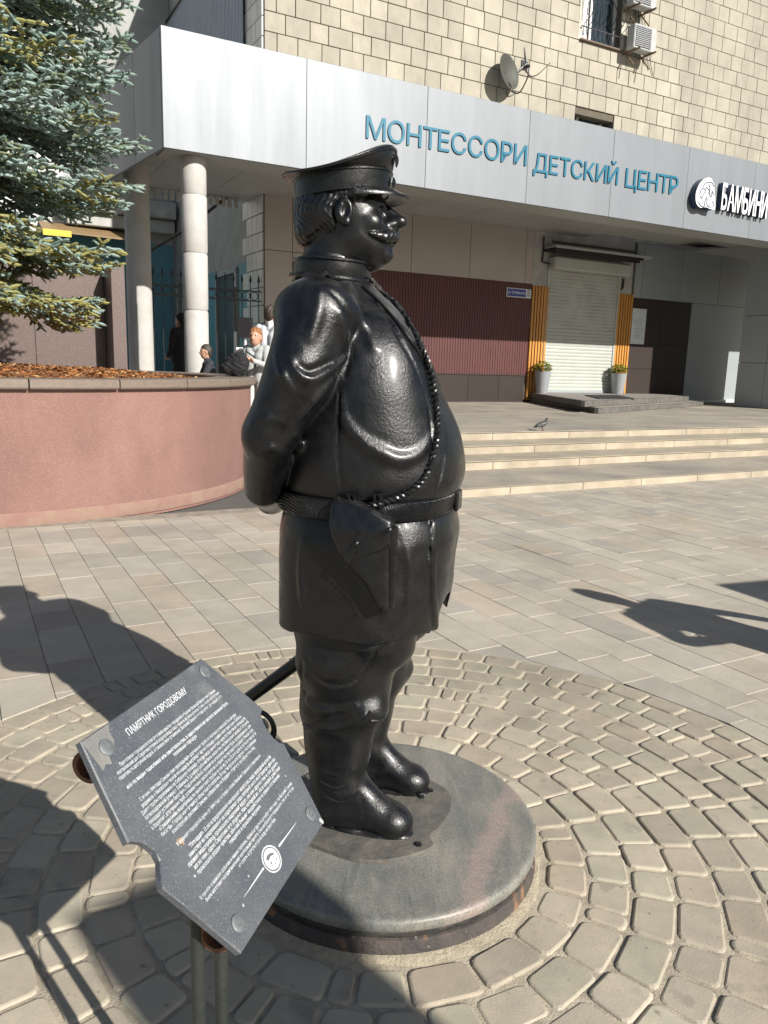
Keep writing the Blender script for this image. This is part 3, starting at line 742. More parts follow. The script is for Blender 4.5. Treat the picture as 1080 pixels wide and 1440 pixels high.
# ---- lettering on the fascia
M_TEAL = mat('teal_acrylic_letter', (0.009, 0.125, 0.205), rough=.4, c2=(0.010, .14, .22), scale=3)
def fascia_word(body, xl, yl0, yl1, xr, yr0, yr1, label, m, ex=.022, off=.004, name='fascia_lettering', shear=0.0):
    """xl.. = left edge (top, bottom), xr.. = right edge"""
    (sa, za), (sb, zb) = fpx(xl, yl1, D_F), fpx(xr, yr1, D_F); zt = fpx(xl, yl0, D_F)[1]
    t = thing(name, label, 'lettering', tuple(fw(sa, D_F, za))); 
    letters = []
    me = None
    # one mesh per letter, spaced by the font's own widths
    adv = []
    x = 0.0
    for ch in body:
        if ch == ' ': x += .34; adv.append(None); continue
        g_ = text_mesh(ch, 1.0, .5, 0, shear, offset=off); V_ = np.zeros(len(g_.vertices) * 3, np.float32); g_.vertices.foreach_get('co', V_); V_ = V_.reshape(-1, 3)
        lo, hi = V_.min(0), V_.max(0); adv.append((ch, g_, x - lo[0])); x += hi[0] - lo[0] + (.085 if ch not in 'ТА' else .05)
    tot = x - .06; base_h = .73
    for it in adv:
        if it is None: continue
        ch, g_, x0 = it
        def T(V_):
            return np.array([fw(sa + (sb - sa) * ((v[0] + x0) / tot), D_F + .006 + ex * (v[2] + .5), za + (zb - za) * ((v[0] + x0) / tot) + (zt - za) * (v[1] / base_h)) for v in V_])
        fit_mesh(g_, T); g_.materials.clear(); g_.materials.append(m); g_.name = 'letter'
        attach(link('letter', g_), t)
    return t
fascia_word('МОНТЕССОРИ', 514, 162, 194, 740, 204, 233.5, 'long teal word МОНТЕССОРИ of ten raised letters on the fascia', M_TEAL)
fascia_word('ДЕТСКИЙ', 749, 214, 241, 868, 231, 260.5, 'middle teal word ДЕТСКИЙ of seven raised letters on the canopy', M_TEAL)
fascia_word('ЦЕНТР', 878, 236, 263, 952, 249, 274.5, 'short teal word ЦЕНТР of five raised letters beside the white emblem', M_TEAL)
M_LW = mat('white_acrylic', (.80, .81, .83), rough=.3); M_NAVY = mat('navy_letter_side', (.012, .035, .085), rough=.4)
wb_ = fascia_word('БАМБИНИ', 1007, 258, 295, 1071, 269, 308, 'raised white block letters with navy sides spelling БАМБИНИ', M_NAVY, ex=.13, off=.018)
for o in list(wb_.children):
    # white faces on navy boxes
    me = o.data; me.materials.append(M_LW)
    me.polygons.foreach_set('material_index', [1 if abs(np.dot(np.array(p.normal), N)) > .8 else 0 for p in me.polygons])
# the round emblem beside the word
zoom = lambda x, y: (960 + x / 9.0, 230 + y / 9.0)
out = [(330, 175), (370, 195), (378, 230), (400, 265), (400, 330), (410, 420), (412, 560), (400, 585), (340, 570), (300, 552), (230, 558), (190, 530), (168, 480), (165, 400), (180, 330), (215, 255), (270, 195)]
t = thing('round_emblem', 'white rounded emblem plate with thin grey drawn lines beside the white letters', 'emblem', tuple(fw(fpx(985, 290, D_F)[0], D_F, fpx(985, 290, D_F)[1])))
sz = densify([fpx(*zoom(x, y), D_F + .2) for x, y in out + [out[0]]], 3)[:-1]; n = len(sz); m1 = MB()
m1.add([fw(s, D_F + .006, z) for s, z in sz] + [fw(s, D_F + .2, z) for s, z in sz], [(i, (i + 1) % n, n + (i + 1) % n, n + i) for i in range(n)], 0)
m1.add([fw(s, D_F + .2, z) for s, z in sz], [tuple(range(n))], 1)
attach(m1.build('emblem_plate', [M_NAVY, M_LW]), t)
lines = [[(250, 300), (290, 250), (330, 235), (370, 245), (395, 290)], [(215, 400), (235, 330), (270, 320), (295, 350), (260, 390), (240, 440), (222, 410)], [(290, 300), (330, 330), (325, 390), (300, 420)], [(330, 260), (345, 320), (340, 400), (360, 420), (372, 350), (392, 400)], [(195, 480), (225, 530), (270, 545), (280, 480), (300, 430)], [(310, 440), (305, 520), (340, 550), (385, 545)], [(365, 480), (385, 500), (388, 540)]]
M_LINE = mat('grey_drawn_line', (.10, .12, .18), rough=.5)
for ln in lines:
    m1 = MB(); m1.tube(densify([fw(*[fpx(*zoom(x, y), D_F + .2)[0]], D_F + .203, fpx(*zoom(x, y), D_F + .2)[1]) for x, y in ln], 4), .013, 5); attach(m1.build('drawn_line', M_LINE), t)

# ---- window with a bellied grille, sill, small basement-style window
def wbox(mb, rect, d0, d1, **k): return fbox(mb, rect[0], rect[1], d0, d1, rect[2], rect[3], **k)
win = link('window', None, None); WL = tuple(fw((WIN[0] + WIN[1]) / 2, 0, WIN[2])); win.location = WL; attach(win, bld); win.empty_display_size = .2
m1 = MB(); fbox(m1, WIN[0], WIN[1], -.34, -.30, WIN[2], 14.0); sub(m1, 'pane', M_GLASS, win, WL)
m1 = MB(); f_ = .07
for s in (WIN[0] + f_ / 2, WIN[1] - f_ / 2, WIN[0] + (WIN[1] - WIN[0]) * .36): fbox(m1, s - f_ / 2, s + f_ / 2, -.30, -.23, WIN[2], 14.0)
fbox(m1, WIN[0] + f_, WIN[1] - f_, -.30, -.235, WIN[2], WIN[2] + .09); sub(m1, 'window_frame', M_WHITE, win, WL)
m1 = MB(); cur = [(WIN[0] + .12, -.36 + .0), (WIN[0] + .12, -.36)]
pr = [(WIN[0] + .08 + k * .045, -.29 + .0 + .02 * sin(k * 1.6)) for k in range(9)]
fw_ = lambda s, d, z: fw(s, d, z)
m1.add([fw(s, d + .035, z) for s, d in pr for z in (WIN[2] + .1, 14.0)], [(2 * i, 2 * i + 2, 2 * i + 3, 2 * i + 1) for i in range(8)]); sub(m1, 'curtain', M_WHITE, win, WL)
m1 = MB(); fbox(m1, WIN[0] - .05, WIN[1] + .07, -.2, .10, WIN[2] - .05, WIN[2] - .005, bev=.008); sub(m1, 'sill', mat('brown_tin_sill', (.14, .10, .07), rough=.6), win, WL)
for s0_, s1_ in ((WIN[0] - .10, WIN[0]), (WIN[1], WIN[1] + .12)):
    m1 = MB(); fbox(m1, s0_, s1_, .012, .02, WIN[2] - .02, 14.0); sub(m1, 'plaster_reveal', mat('cream_plaster', (.55, .52, .44), rough=.9), win, WL)
gr = thing('window_grille', 'black wrought iron bellied grille over the upper window', 'grille', tuple(fw(WIN[0], .1, WIN[2])))
m1 = MB(); fbox(m1, WIN[0] - .06, WIN[1] - .02, .06, .085, WIN[2] + .28, WIN[2] + .305); fbox(m1, WIN[0] - .06, WIN[1] - .02, .06, .085, WIN[2] + 1.55, WIN[2] + 1.575); attach(m1.build('cross_rail', M_DARK), gr)
nb = 9
for k in range(nb):
    s = WIN[0] + .03 + (WIN[1] - WIN[0] - .1) * k / (nb - 1)
    pth = [fw(s, .07, WIN[2] + .08), fw(s, .08, WIN[2] + .34), fw(s + .05, .26, WIN[2] + .50), fw(s + .04, .36, WIN[2] + .72), fw(s, .26, WIN[2] + 1.0), fw(s - .02, .12, WIN[2] + 1.3), fw(s, .07, WIN[2] + 1.55), fw(s, .07, 13.9)]
    m1 = MB(); m1.tube(densify(pth, 5), .011, 5); attach(m1.build('grille_bar', M_DARK, smooth=True), gr)
for s in (WIN[0] + .08, WIN[1] - .12):
    m1 = MB(); m1.tube([fw(s + (.02 + .05 * t) * cos(9 * t), .16, WIN[2] + .62 + (.02 + .07 * t) * sin(9 * t)) for t in np.linspace(0, 1, 24)], .009, 5); attach(m1.build('scroll', M_DARK, smooth=True), gr)
w2 = link('window', None, None); VL = tuple(fw((VENT[0] + VENT[1]) / 2, 0, VENT[2])); w2.location = VL; attach(w2, bld); w2.empty_display_size = .2
m1 = MB(); fbox(m1, VENT[0], VENT[1], -.36, -.31, VENT[2], VENT[3]); sub(m1, 'pane', M_GLASS, w2, VL)
m1 = MB(); fbox(m1, VENT[0] + .25, VENT[1] - .25, -.30, -.24, VENT[3] - .25, VENT[3] - .16); fbox(m1, VENT[1] - .30, VENT[1] - .22, -.30, -.24, VENT[2], VENT[3] - .05); fbox(m1, VENT[0] + .28, VENT[0] + .36, -.30, -.24, VENT[2], VENT[3]); sub(m1, 'window_frame', mat('pale_green_frame', (.36, .42, .36), rough=.5), w2, VL)

# ---- air conditioners
def aircon(x0, x1, y0, y1, label):
    d = .36; (sa, zt), (sb, _) = fpx(x0, y0, d + .1), fpx(x1, y0, d + .1); zb = fpx(x0, y1, d + .1)[1]
    wdt = .86; hgt = .62; c = fw(sa + wdt / 2, d, zb + hgt / 2)
    t = thing('air_conditioner', label, 'air conditioner', tuple(fw(sa + wdt / 2, d, zb)), group='air conditioner units on the block wall')
    m1 = MB(); fbox(m1, sa, sa + wdt, d - .15, d + .15, zb, zb + hgt, bev=.02); attach(m1.build('casing', mat('aircon_white', (.42, .43, .42), rough=.45)), t)
    m1 = MB(); fbox(m1, sa + .05, sa + wdt - .22, d + .15, d + .158, zb + .05, zb + hgt - .05); attach(m1.build('grille_backing', M_DARK), t)
    m1 = MB()
    for k in range(11): fbox(m1, sa + .05, sa + wdt - .22, d + .158, d + .166, zb + .07 + k * .048, zb + .095 + k * .048)
    attach(m1.build('grille', mat('aircon_grille', (.28, .29, .30), rough=.5), kind='stuff'), t)
    for s in (sa + .12, sa + wdt - .14):
        m1 = MB(); fbox(m1, s - .02, s + .02, .01, d + .30, zb - .045, zb - .004); m1.box(fw(s, .26, zb - .2), (.03, .03, .55), np.array([U, (N * .75 + ZU * .66), (N * -.66 + ZU * .75)])); attach(m1.build('bracket', mat('rusty_bracket', (.20, .13, .075), rough=.7)), t)
aircon(893, 930, 19, 68, 'white air conditioner on rusty brackets right of the grilled window')
aircon(893, 930, -42, 6, 'upper air conditioner directly above another one on the block wall')
# cables under them
m1 = MB()
for k in range(4): m1.tube(densify([fw(fpx(890 + 4 * k, 30)[0], .05, fpx(890, 10)[1]), fw(fpx(893 + 5 * k, 60)[0], .07, fpx(893, 60)[1]), fw(fpx(900 + 6 * k, 88)[0], .04, fpx(900, 84 + 6 * k)[1])], 4), .009, 5)
o = m1.build('wall_cables', M_DARK, kind='stuff'); o['label'] = 'loose dark cables hanging on the block wall below the air conditioners'; o['category'] = 'cables'
# ---- satellite dish
DC = fw(*[fpx(711, 103, .24)[0]], .24, fpx(711, 103, .24)[1])
dish = thing('satellite_dish', 'round grey satellite dish on a bent arm fixed to the block wall', 'satellite dish', tuple(DC))
dz = N * .95 + U * .34 + ZU * .18; dz /= np.linalg.norm(dz); dx = np.cross(ZU, dz); dx /= np.linalg.norm(dx); dy = np.cross(dz, dx)
m1 = MB(); m1.lathe([(.02, .0), (.20, .028), (.33, .07), (.42, .115), (.435, .115), (.34, .058), (.20, .010), (.02, -.02)], c=DC, n=32, ax=np.array([dx, dy, dz]), cap=False)
attach(m1.build('reflector', mat('grey_dish', (.05, .052, .043), rough=.6, c2=(.065, .068, .055), scale=4), smooth=True), dish)
m1 = MB(); m1.tube(densify([DC - dy * .5 + dz * .12, DC - dy * .62 + dz * .35, DC - dy * .35 + dz * .62, DC + dz * .68 - dy * .1], 5), .018, 6); attach(m1.build('feed_arm', M_DARK, smooth=True), dish)
m1 = MB(); m1.tube([DC + dz * .70 - dy * .1, DC + dz * .55 - dy * .08], .045, 10); attach(m1.build('receiver_head', M_DARK), dish)
m1 = MB(); wp = fw(fpx(735, 92)[0], .02, fpx(735, 92)[1]); m1.tube(densify([DC - dz * .02, DC - dz * .15 + U * .22 - ZU * .05, wp + N * .16, wp], 5), .024, 6); m1.box(wp, (.14, .05, .22), FA); attach(m1.build('wall_bracket', M_DARK), dish)
m1 = MB(); q = [(741, 101), (747, 107), (757, 104), (770, 92), (774, 88)]; m1.tube(densify([fw(fpx(x, y, .03)[0], .03, fpx(x, y, .03)[1]) for x, y in q], 5), .011, 5)
m1.tube(densify([fw(fpx(x, y, .03)[0], .03, fpx(x, y, .03)[1]) for x, y in [(713, 128), (714, 135), (722, 133), (725, 127)]], 4), .011, 5)
attach(m1.build('dish_cable', mat('grey_cable', (.10, .095, .08), rough=.7), kind='stuff'), dish)
m1 = MB(); wt = fpx(736, 66); m1.tube([fw(wt[0] + .02, .05, wt[1]), fw(fpx(740, 100)[0], .06, fpx(740, 100)[1])], [.012, .035], 6); attach(m1.build('pole', mat('pale_grey_pole', (.40, .40, .36), rough=.6)), dish)

# ---- recess left of the building corner: cyan tiled wall, doorway, ledges, balcony
DR = -8.5
rec = thing('rear_wing', 'recessed rear wing with cyan tiled wall and a dark doorway under a ledge', 'building', tuple(fw(S_C - 3, DR, TER)))
zc = fpx(240, 345, DR)[1]
def rpart(mb, nm, m, **k): return attach(mb.build(nm, m, None, **k), rec)
m1 = MB(); fbox(m1, S_C - 16, S_C - .02, DR - .3, DR, 0.2, 18); rpart(m1, 'wall', mat('rear_plaster', (.36, .365, .35), rough=.9, c2=(.28, .285, .275), scale=1.2, bump=.3))
s0r = fpx(195, 420, DR)[0]
for i in range(9):
    for j in range(5):
        a = S_C - .05 - .62 * (i + 1); z0 = TER + (zc - TER) * j / 5; m1 = MB(); fbox(m1, a + .004, a + .612, DR, DR + .02, z0 + .005, z0 + (zc - TER) / 5 - .005, bev=.003); rpart(m1, 'cyan_tile', M_CYAN)
# white tiled pillar and wall above
for i in range(9):
    for j in range(28):
        zb_ = zc + .02 + j * .40
        if zb_ > 14.4: continue
        a = S_C - 3.3 - .62 * (i + 1) - (.3 if j % 2 else 0); m1 = MB(); fbox(m1, a + .008, a + .612, DR, DR + .03, zb_ + .008, zb_ + .392, bev=.004); rpart(m1, 'white_tile', M_TILEW)
m1 = MB(); fbox(m1, S_C - 3.5, S_C - .1, DR, DR + .75, fpx(280, 318, DR)[1], fpx(280, 296, DR)[1], bev=.02); rpart(m1, 'concrete_ledge', M_STUC)
m1 = MB(); fbox(m1, S_C - 3.3, S_C - .1, DR, DR + .5, fpx(280, 336, DR)[1], fpx(280, 319, DR)[1], bev=.02); rpart(m1, 'lower_ledge', M_STUC)
# doorway on the side wall
dw = lambda mb, d0, d1, z0, z1, th: mb.box(fw(S_C - .01 - th / 2, (d0 + d1) / 2, (z0 + z1) / 2), (th, abs(d1 - d0), z1 - z0), FA)
m1 = MB(); dw(m1, -1.9, -3.6, TER, 3.6, .05); o = attach(m1.build('side_door', M_DARK), bld)
m1 = MB(); dw(m1, -1.85, -2.0, TER, 3.7, .09); dw(m1, -3.55, -3.7, TER, 3.7, .09); dw(m1, -1.85, -3.7, 3.62, 3.75, .09); attach(m1.build('side_door_frame', M_GREY), bld)
m1 = MB(); dw(m1, -1.0, -1.8, TER, 3.8, .03); attach(m1.build('teal_panel', M_CYAN), bld)
m1 = MB(); dw(m1, -3.8, -4.8, TER, 3.8, .03); attach(m1.build('teal_panel', M_CYAN), bld)
m1 = MB(); m1.tube(densify([fw(fpx(x, y, -.9)[0], -.9, fpx(x, y, -.9)[1]) for x, y in [(196, 366), (212, 352), (240, 335), (262, 322), (300, 292), (318, 278)]], 4), .035, 6)
o = m1.build('sagging_cable', M_DARK, smooth=True, label='thick dark cable sagging under the canopy behind the columns', category='cable')
# balcony on the side wall above the canopy
bal = thing('balcony', 'blue-grey corrugated balcony front on the shaded side of the building', 'balcony', tuple(fw(S_C - .5, -3, 7.4)))
b_s = S_C - .10; m1 = MB(); pr = []
zb0, zb1 = 8.1, 11.5; d = -1.15; k = 0
while d > -8.3:
    pr += [(d, 0), (d - .03, .0), (d - .05, .03), (d - .09, .03)]; d -= .11
Vv = [fw(b_s - o_, dd_, z) for dd_, o_ in pr for z in (zb0, zb1)]; m1.add(Vv, [(2 * i, 2 * i + 1, 2 * i + 3, 2 * i + 2) for i in range(len(pr) - 1)]); attach(m1.build('corrugated_front', M_SHEET), bal)
m1 = MB(); fbox(m1, b_s - .03, S_C - .03, -8.3, -1.15, zb0 - .22, zb0 - .02, bev=.01); attach(m1.build('balcony_slab', M_STUC), bal)
for z_ in (zb1, zb0 - .08):
    m1 = MB(); fbox(m1, b_s - .08, b_s - .04, -8.3, -1.1, z_, z_ + .06); attach(m1.build('balcony_rail', M_DARK), bal)
gr2 = thing('balcony_grille', 'dark scrolled iron grille above the canopy end beside the spruce', 'grille', tuple(fw(b_s - .3, -7, 7.6)))
for k in range(11):
    d = -8.35 + 2.2 - .11 * k; m1 = MB(); m1.tube(densify([fw(b_s - .02, d, 7.7), fw(b_s - .22, d, 7.95), fw(b_s - .26, d, 8.2), fw(b_s - .06, d, 8.6), fw(b_s - .02, d, 9.6)], 4), .014, 5); attach(m1.build('grille_bar', M_DARK, smooth=True), gr2)
m1 = MB(); fbox(m1, b_s - .06, b_s - .02, -7.4, -6.1, 7.68, 7.72); fbox(m1, b_s - .06, b_s - .02, -7.4, -6.1, 8.7, 8.74); attach(m1.build('cross_rail', M_DARK), gr2)

# ---- spear-topped fence between the column and the building corner
FD = -.15
fen = thing('iron_fence', 'dark wrought iron fence with spear tips and rings under the canopy', 'fence', tuple(fw(S_C - 2, FD, TER)))
zft = fpx(290, 404, FD)[1]; zfr = fpx(290, 418, FD)[1]; f0, f1 = fpx(201, 440, FD)[0], fpx(369, 440, FD)[0]; k = 0
for (z0, z1) in ((zft - .03, zft), (zfr - .03, zfr), (TER + .12, TER + .15)):
    m1 = MB(); fbox(m1, f0, f1, FD - .02, FD + .02, z0, z1); attach(m1.build('fence_rail', M_RAIL), fen)
sp = .205; nbar = int((f1 - f0) / sp)
for k in range(nbar + 1):
    s = f0 + .03 + k * sp; zt_ = zft + .34
    m1 = MB(); p = fw(s, FD, 0); m1.tube([(p[0], p[1], TER + .02), (p[0], p[1], zt_ - .15)], .011, 6); m1.lathe([(.011, zt_ - .2), (.014, zt_ - .17), (.034, zt_ - .12), (.026, zt_ - .07), (.002, zt_ + .03)], c=(p[0], p[1], 0), n=6)
    attach(m1.build('fence_bar', M_RAIL, smooth=True), fen)
    if k < nbar:
        rr = (zft - zfr - .03) / 2; c = fw(s + sp / 2, FD, (zft + zfr - .03) / 2); m1 = MB(); m1.tube([c + U * rr * cos(t) * .93 + ZU * rr * sin(t) * .93 for t in np.linspace(0, 2 * pi, 18)[:-1]], .009, 5, closed=True); attach(m1.build('fence_ring', M_RAIL, smooth=True), fen)
for x in (201, 252, 330, 369):
    s = fpx(x, 440, FD)[0]; m1 = MB(); fbox(m1, s - .035, s + .035, FD - .035, FD + .035, TER, zft + .05); attach(m1.build('fence_post', M_RAIL), fen)
# low pale bench frame behind the fence
bn = thing('metal_bench', 'pale metal bench with thin bars behind the fence', 'bench', tuple(fw(f0 + .8, FD - .6, TER)))
m1 = MB(); fbox(m1, f0 + .1, f0 + 1.5, FD - .75, FD - .35, TER + .44, TER + .48); attach(m1.build('seat', M_WHITE), bn)
for k in range(8):
    m1 = MB(); fbox(m1, f0 + .12 + .19 * k, f0 + .145 + .19 * k, FD - .37, FD - .345, TER, TER + .44); attach(m1.build('leg', M_WHITE), bn)

# ---- entrance platform, mat, pots
PT = [onz(725, 563.5, TER), onz(841, 582, TER), onz(989, 571, TER), onz(960, 558, TER)]
plat = thing('entrance_platform', 'low dark stone platform with two steps before the roller shutter', 'platform', tuple(np.mean(PT, 0)))
A0 = fw(fs(PT[0]), .03, 0); B0 = PT[1]; C0 = PT[2]; D0 = fw(fs(PT[2]) + .9, .03, 0)
def ring_blocks(pts, z0, z1, inset, nm, L=.62):
    c = np.mean([p[:2] for p in pts], 0)
    for a, b2 in zip(pts[:-1], pts[1:]):
        a, b2 = np.array([*a[:2], 0]), np.array([*b2[:2], 0]); v = b2 - a; ln = np.linalg.norm(v); t = v / ln; nn = np.array([-t[1], t[0], 0]); k = max(1, int(round(ln / L)))
        if nn[:2] @ (c - a[:2]) < 0: nn = -nn
        for i in range(k):
            m1 = MB(); m1.box(a + t * ln * (i + .5) / k + nn * .05 + ZU * ((z0 + z1) / 2), (ln / k - .012, .10, z1 - z0 - .006), np.array([t, nn, ZU]), bev=.006); attach(m1.build(nm, M_DARKST), plat)
zA, zB = TER + .13, TER + .27
cen = (A0 + B0 + C0 + D0) / 4
shr = lambda p, f: p + (np.array([cen[0], cen[1], 0]) * (1, 1, 0) - p * (1, 1, 0)) * f
ring_blocks([A0, B0, C0, D0], TER, zA, 0, 'edge_block')
A1, B1, C1, D1 = fw(fs(A0) + .02, .03, 0), B0 + N * -.34 + U * -.10, C0 + N * -.34 + U * -.25, fw(fs(D0) - .35, .03, 0)
ring_blocks([A1, B1, C1, D1], zA, zB, 0, 'edge_block')
m1 = MB(); m1.prism([tuple(p[:2]) for p in (shr(A0, .02), shr(B0, .03), shr(C0, .03), shr(D0, .02))], TER, zA - .004); attach(m1.build('lower_slab', M_TERR), plat)
m1 = MB(); m1.prism([tuple(p[:2]) for p in (A1 + U * .06, B1 + N * -.06 + U * .04, C1 + N * -.06 - U * .05, D1 - U * .05)], zA - .003, zB - .004); attach(m1.build('upper_slab', mat('grey_platform_top', (.26, .245, .22), rough=.7)), plat)
mt = [onz(x, y, zB) for x, y in ((822, 556), (868, 556), (893, 561), (842, 561))]
m1 = MB(); m1.prism([tuple(p[:2]) for p in mt[::-1]], zB, zB + .015); o = m1.build('door_mat', mat('black_rubber', (.02, .02, .02), rough=.8), label='flat black rubber mat on the platform before the shutter', category='mat')
# ================================================================ round planter, granite wall, spruce
PC, PR, PZ = np.array([-4.75, 9.0, 0]), 3.12, 1.22
M_PINK = mat('pink_granite_chip_render', (0.235, 0.128, 0.106), rough=.85, c2=(.185, .100, .083), scale=1.3, detail=9, bump=.5, bscale=130, speck=[(210, (.36, .25, .215), .60), (170, (.15, .072, .058), .62)], wdirt=(.9, .84, 1.08, (1, 1, .35)))
M_CAPS = mat('brown_granite_coping', (0.20, 0.155, 0.125), rough=.55, c2=(.16, .125, .10), scale=30, bump=.2, bscale=90, objvar=.06)
M_MULCH = mat('fallen_needle_mulch', (0.26, 0.105, 0.035), rough=.95, c2=(.15, .06, .022), scale=14, bump=.9, bscale=60)
M_GRAN = mat('speckled_brown_granite', (0.135, 0.098, 0.088), rough=.35, c2=(.11, .08, .072), scale=9, speck=[(90, (.24, .19, .175), .60), (120, (.05, .035, .03), .62)], rvar=.05)
pln = thing('round_planter', 'round pink chip-rendered planter wall with dark stone coping', 'planter', tuple(PC))
m1 = MB(); m1.lathe([(PR, -.05), (PR, PZ - .09), (PR - .35, PZ - .09), (PR - .35, .6)], n=120, cap=False); m1.build('planter_wall', M_PINK, pln, smooth=True, angle=40)
m1 = MB(); m1.lathe([(PR + .012, -.02), (PR + .014, .07), (PR + .004, .10)], n=120, cap=False); m1.build('sandy_foot', mat('sandy_splash', (.255, .175, .13), rough=.9, c2=(.235, .128, .106), scale=5), pln, smooth=True)
nseg = 26; RI = PR - .42
for i in range(nseg):
    a0, a1 = 2 * pi * i / nseg + .002, 2 * pi * (i + 1) / nseg - .002; m1 = MB(); k = 7; rows = []
    for j in range(k):
        a = a0 + (a1 - a0) * j / (k - 1); c, s = cos(a), sin(a)
        rows.append([(r * c, r * s, z) for r, z in ((RI, PZ - .085), (PR + .05, PZ - .085), (PR + .06, PZ - .07), (PR + .06, PZ - .012), (PR + .048, PZ), (RI + .01, PZ), (RI, PZ - .012))])
    m1.add([p for r in rows for p in r], [(j * 7 + q, j * 7 + (q + 1) % 7, (j + 1) * 7 + (q + 1) % 7, (j + 1) * 7 + q) for j in range(k - 1) for q in range(7)] + [tuple(range(7))[::-1], tuple(range((k - 1) * 7, k * 7))])
    m1.build('coping_stone', M_CAPS, pln, smooth=True, angle=30)
# mulch: gently mounded bed with loose flakes
m1 = MB(); rr = np.linspace(.02, RI - .01, 14); na = 60; Vv = []
hm = lambda x, y: PZ - .10 + .16 * max(0, 1 - (x * x + y * y) / RI ** 2) ** .6 + .018 * sin(3.1 * x + 1.7 * y) * cos(2.3 * y)
for r in rr:
    for j in range(na):
        a = 2 * pi * j / na; x, y = r * cos(a), r * sin(a); Vv.append((x, y, hm(x, y)))
m1.add(Vv, [(i * na + j, i * na + (j + 1) % na, (i + 1) * na + (j + 1) % na, (i + 1) * na + j) for i in range(len(rr) - 1) for j in range(na)] + [tuple(range(na))[::-1]])
mul = m1.build('mulch_bed', M_MULCH, None, smooth=True, kind='stuff', label='rusty bed of fallen needles filling the round planter', category='mulch'); mul.location = PC
n = 9000; a = RNG.uniform(0, 2 * pi, n); r = RI * np.sqrt(RNG.uniform(0, 1, n)) * .99; X = np.stack([r * np.cos(a), r * np.sin(a)], 1); Z_ = np.array([hm(x, y) for x, y in X]) + .004
V = []; 
th = RNG.uniform(0, 2 * pi, n); L = RNG.uniform(.02, .055, n); tl = RNG.uniform(-.5, .8, n)
d1 = np.stack([np.cos(th) * L, np.sin(th) * L, tl * L * .6], 1); d2 = np.stack([-np.sin(th) * .007, np.cos(th) * .007, RNG.uniform(-.004, .008, n)], 1)
P = np.c_[X, Z_]; V = np.stack([P - d1 - d2, P + d1 - d2, P + d1 + d2, P - d1 + d2], 1).reshape(-1, 3); V[:, 2] = np.maximum(V[:, 2], PZ - .12)
M_FL = [mat('needle_flake_rust', (.34, .13, .04), rough=.9), mat('needle_flake_straw', (.46, .29, .12), rough=.9), mat('needle_flake_brown', (.15, .07, .03), rough=.9)]
o = link('needle_litter', fast_mesh('needle_litter', V, np.arange(4 * n).reshape(-1, 4), M_FL, False, RNG.choice(3, n, p=[.5, .2, .3])), mul, kind='stuff')

# dark granite wall with a pier, standing behind the planter bed
gw = thing('granite_wall', 'polished speckled brown granite wall with an end pier behind the planter', 'wall', tuple(onz(60, 520, TER)[:2] * 0) if 0 else (0, 0, 0))
DW = fd(c1) - .35; a_ = fpx(177, 440, DW); sP1 = a_[0]; sP0 = fpx(158, 440, DW)[0]; zW = fpx(177, 371, DW)[1]
gw.location = fw(sP0, DW, TER); gw.rotation_euler = (0, 0, 0)
def gp(mb, nm, m): return attach(mb.build(nm, m), gw)
m1 = MB(); fbox(m1, sP0, sP1, DW - 1.15, DW, TER, zW, bev=.004); gp(m1, 'end_pier', M_GRAN)
s = sP0 - .006
for i in range(6):
    m1 = MB(); fbox(m1, s - 1.18, s, DW - 1.15, DW - .75, TER, zW - .02, bev=.004); gp(m1, 'granite_slab', M_GRAN); s -= 1.186
m1 = MB(); fbox(m1, s, sP1 + .03, DW - 1.19, DW - .71, zW + .0, zW + .06, bev=.006); gp(m1, 'wall_coping', mat('dark_granite_coping', (.04, .036, .034), rough=.4))

# tan awning with a yellow edge on the rear wing, half hidden by the spruce
aw = thing('small_awning', 'tan sloping awning with a yellow front edge behind the spruce', 'awning', tuple(fw(fpx(130, 340, DR + 1)[0], DR + .5, 4)))
(sa, za), (sb, zb) = fpx(60, 322, DR + 1.2), fpx(188, 336, DR + 1.2); z_lo = fpx(120, 362, DR + .2)[1]
m1 = MB(); q = [fw(sa, DR + 1.2, za), fw(sb, DR + 1.2, za - .05), fw(sb, DR + .04, za + .35), fw(sa, DR + .04, za + .4)]
m1.add(q + [p - ZU * .04 for p in q], [(0, 1, 2, 3), (7, 6, 5, 4), (0, 4, 5, 1), (1, 5, 6, 2), (2, 6, 7, 3), (3, 7, 4, 0)]); attach(m1.build('awning_sheet', mat('tan_sheet', (.24, .16, .075), rough=.6)), aw)
m1 = MB(); fbox(m1, sa, sa + (sb - sa) * .3, DR + 1.205, DR + 1.26, za - .16, za + .01); attach(m1.build('front_edge', mat('yellow_paint', (.80, .50, .03), rough=.5)), aw)

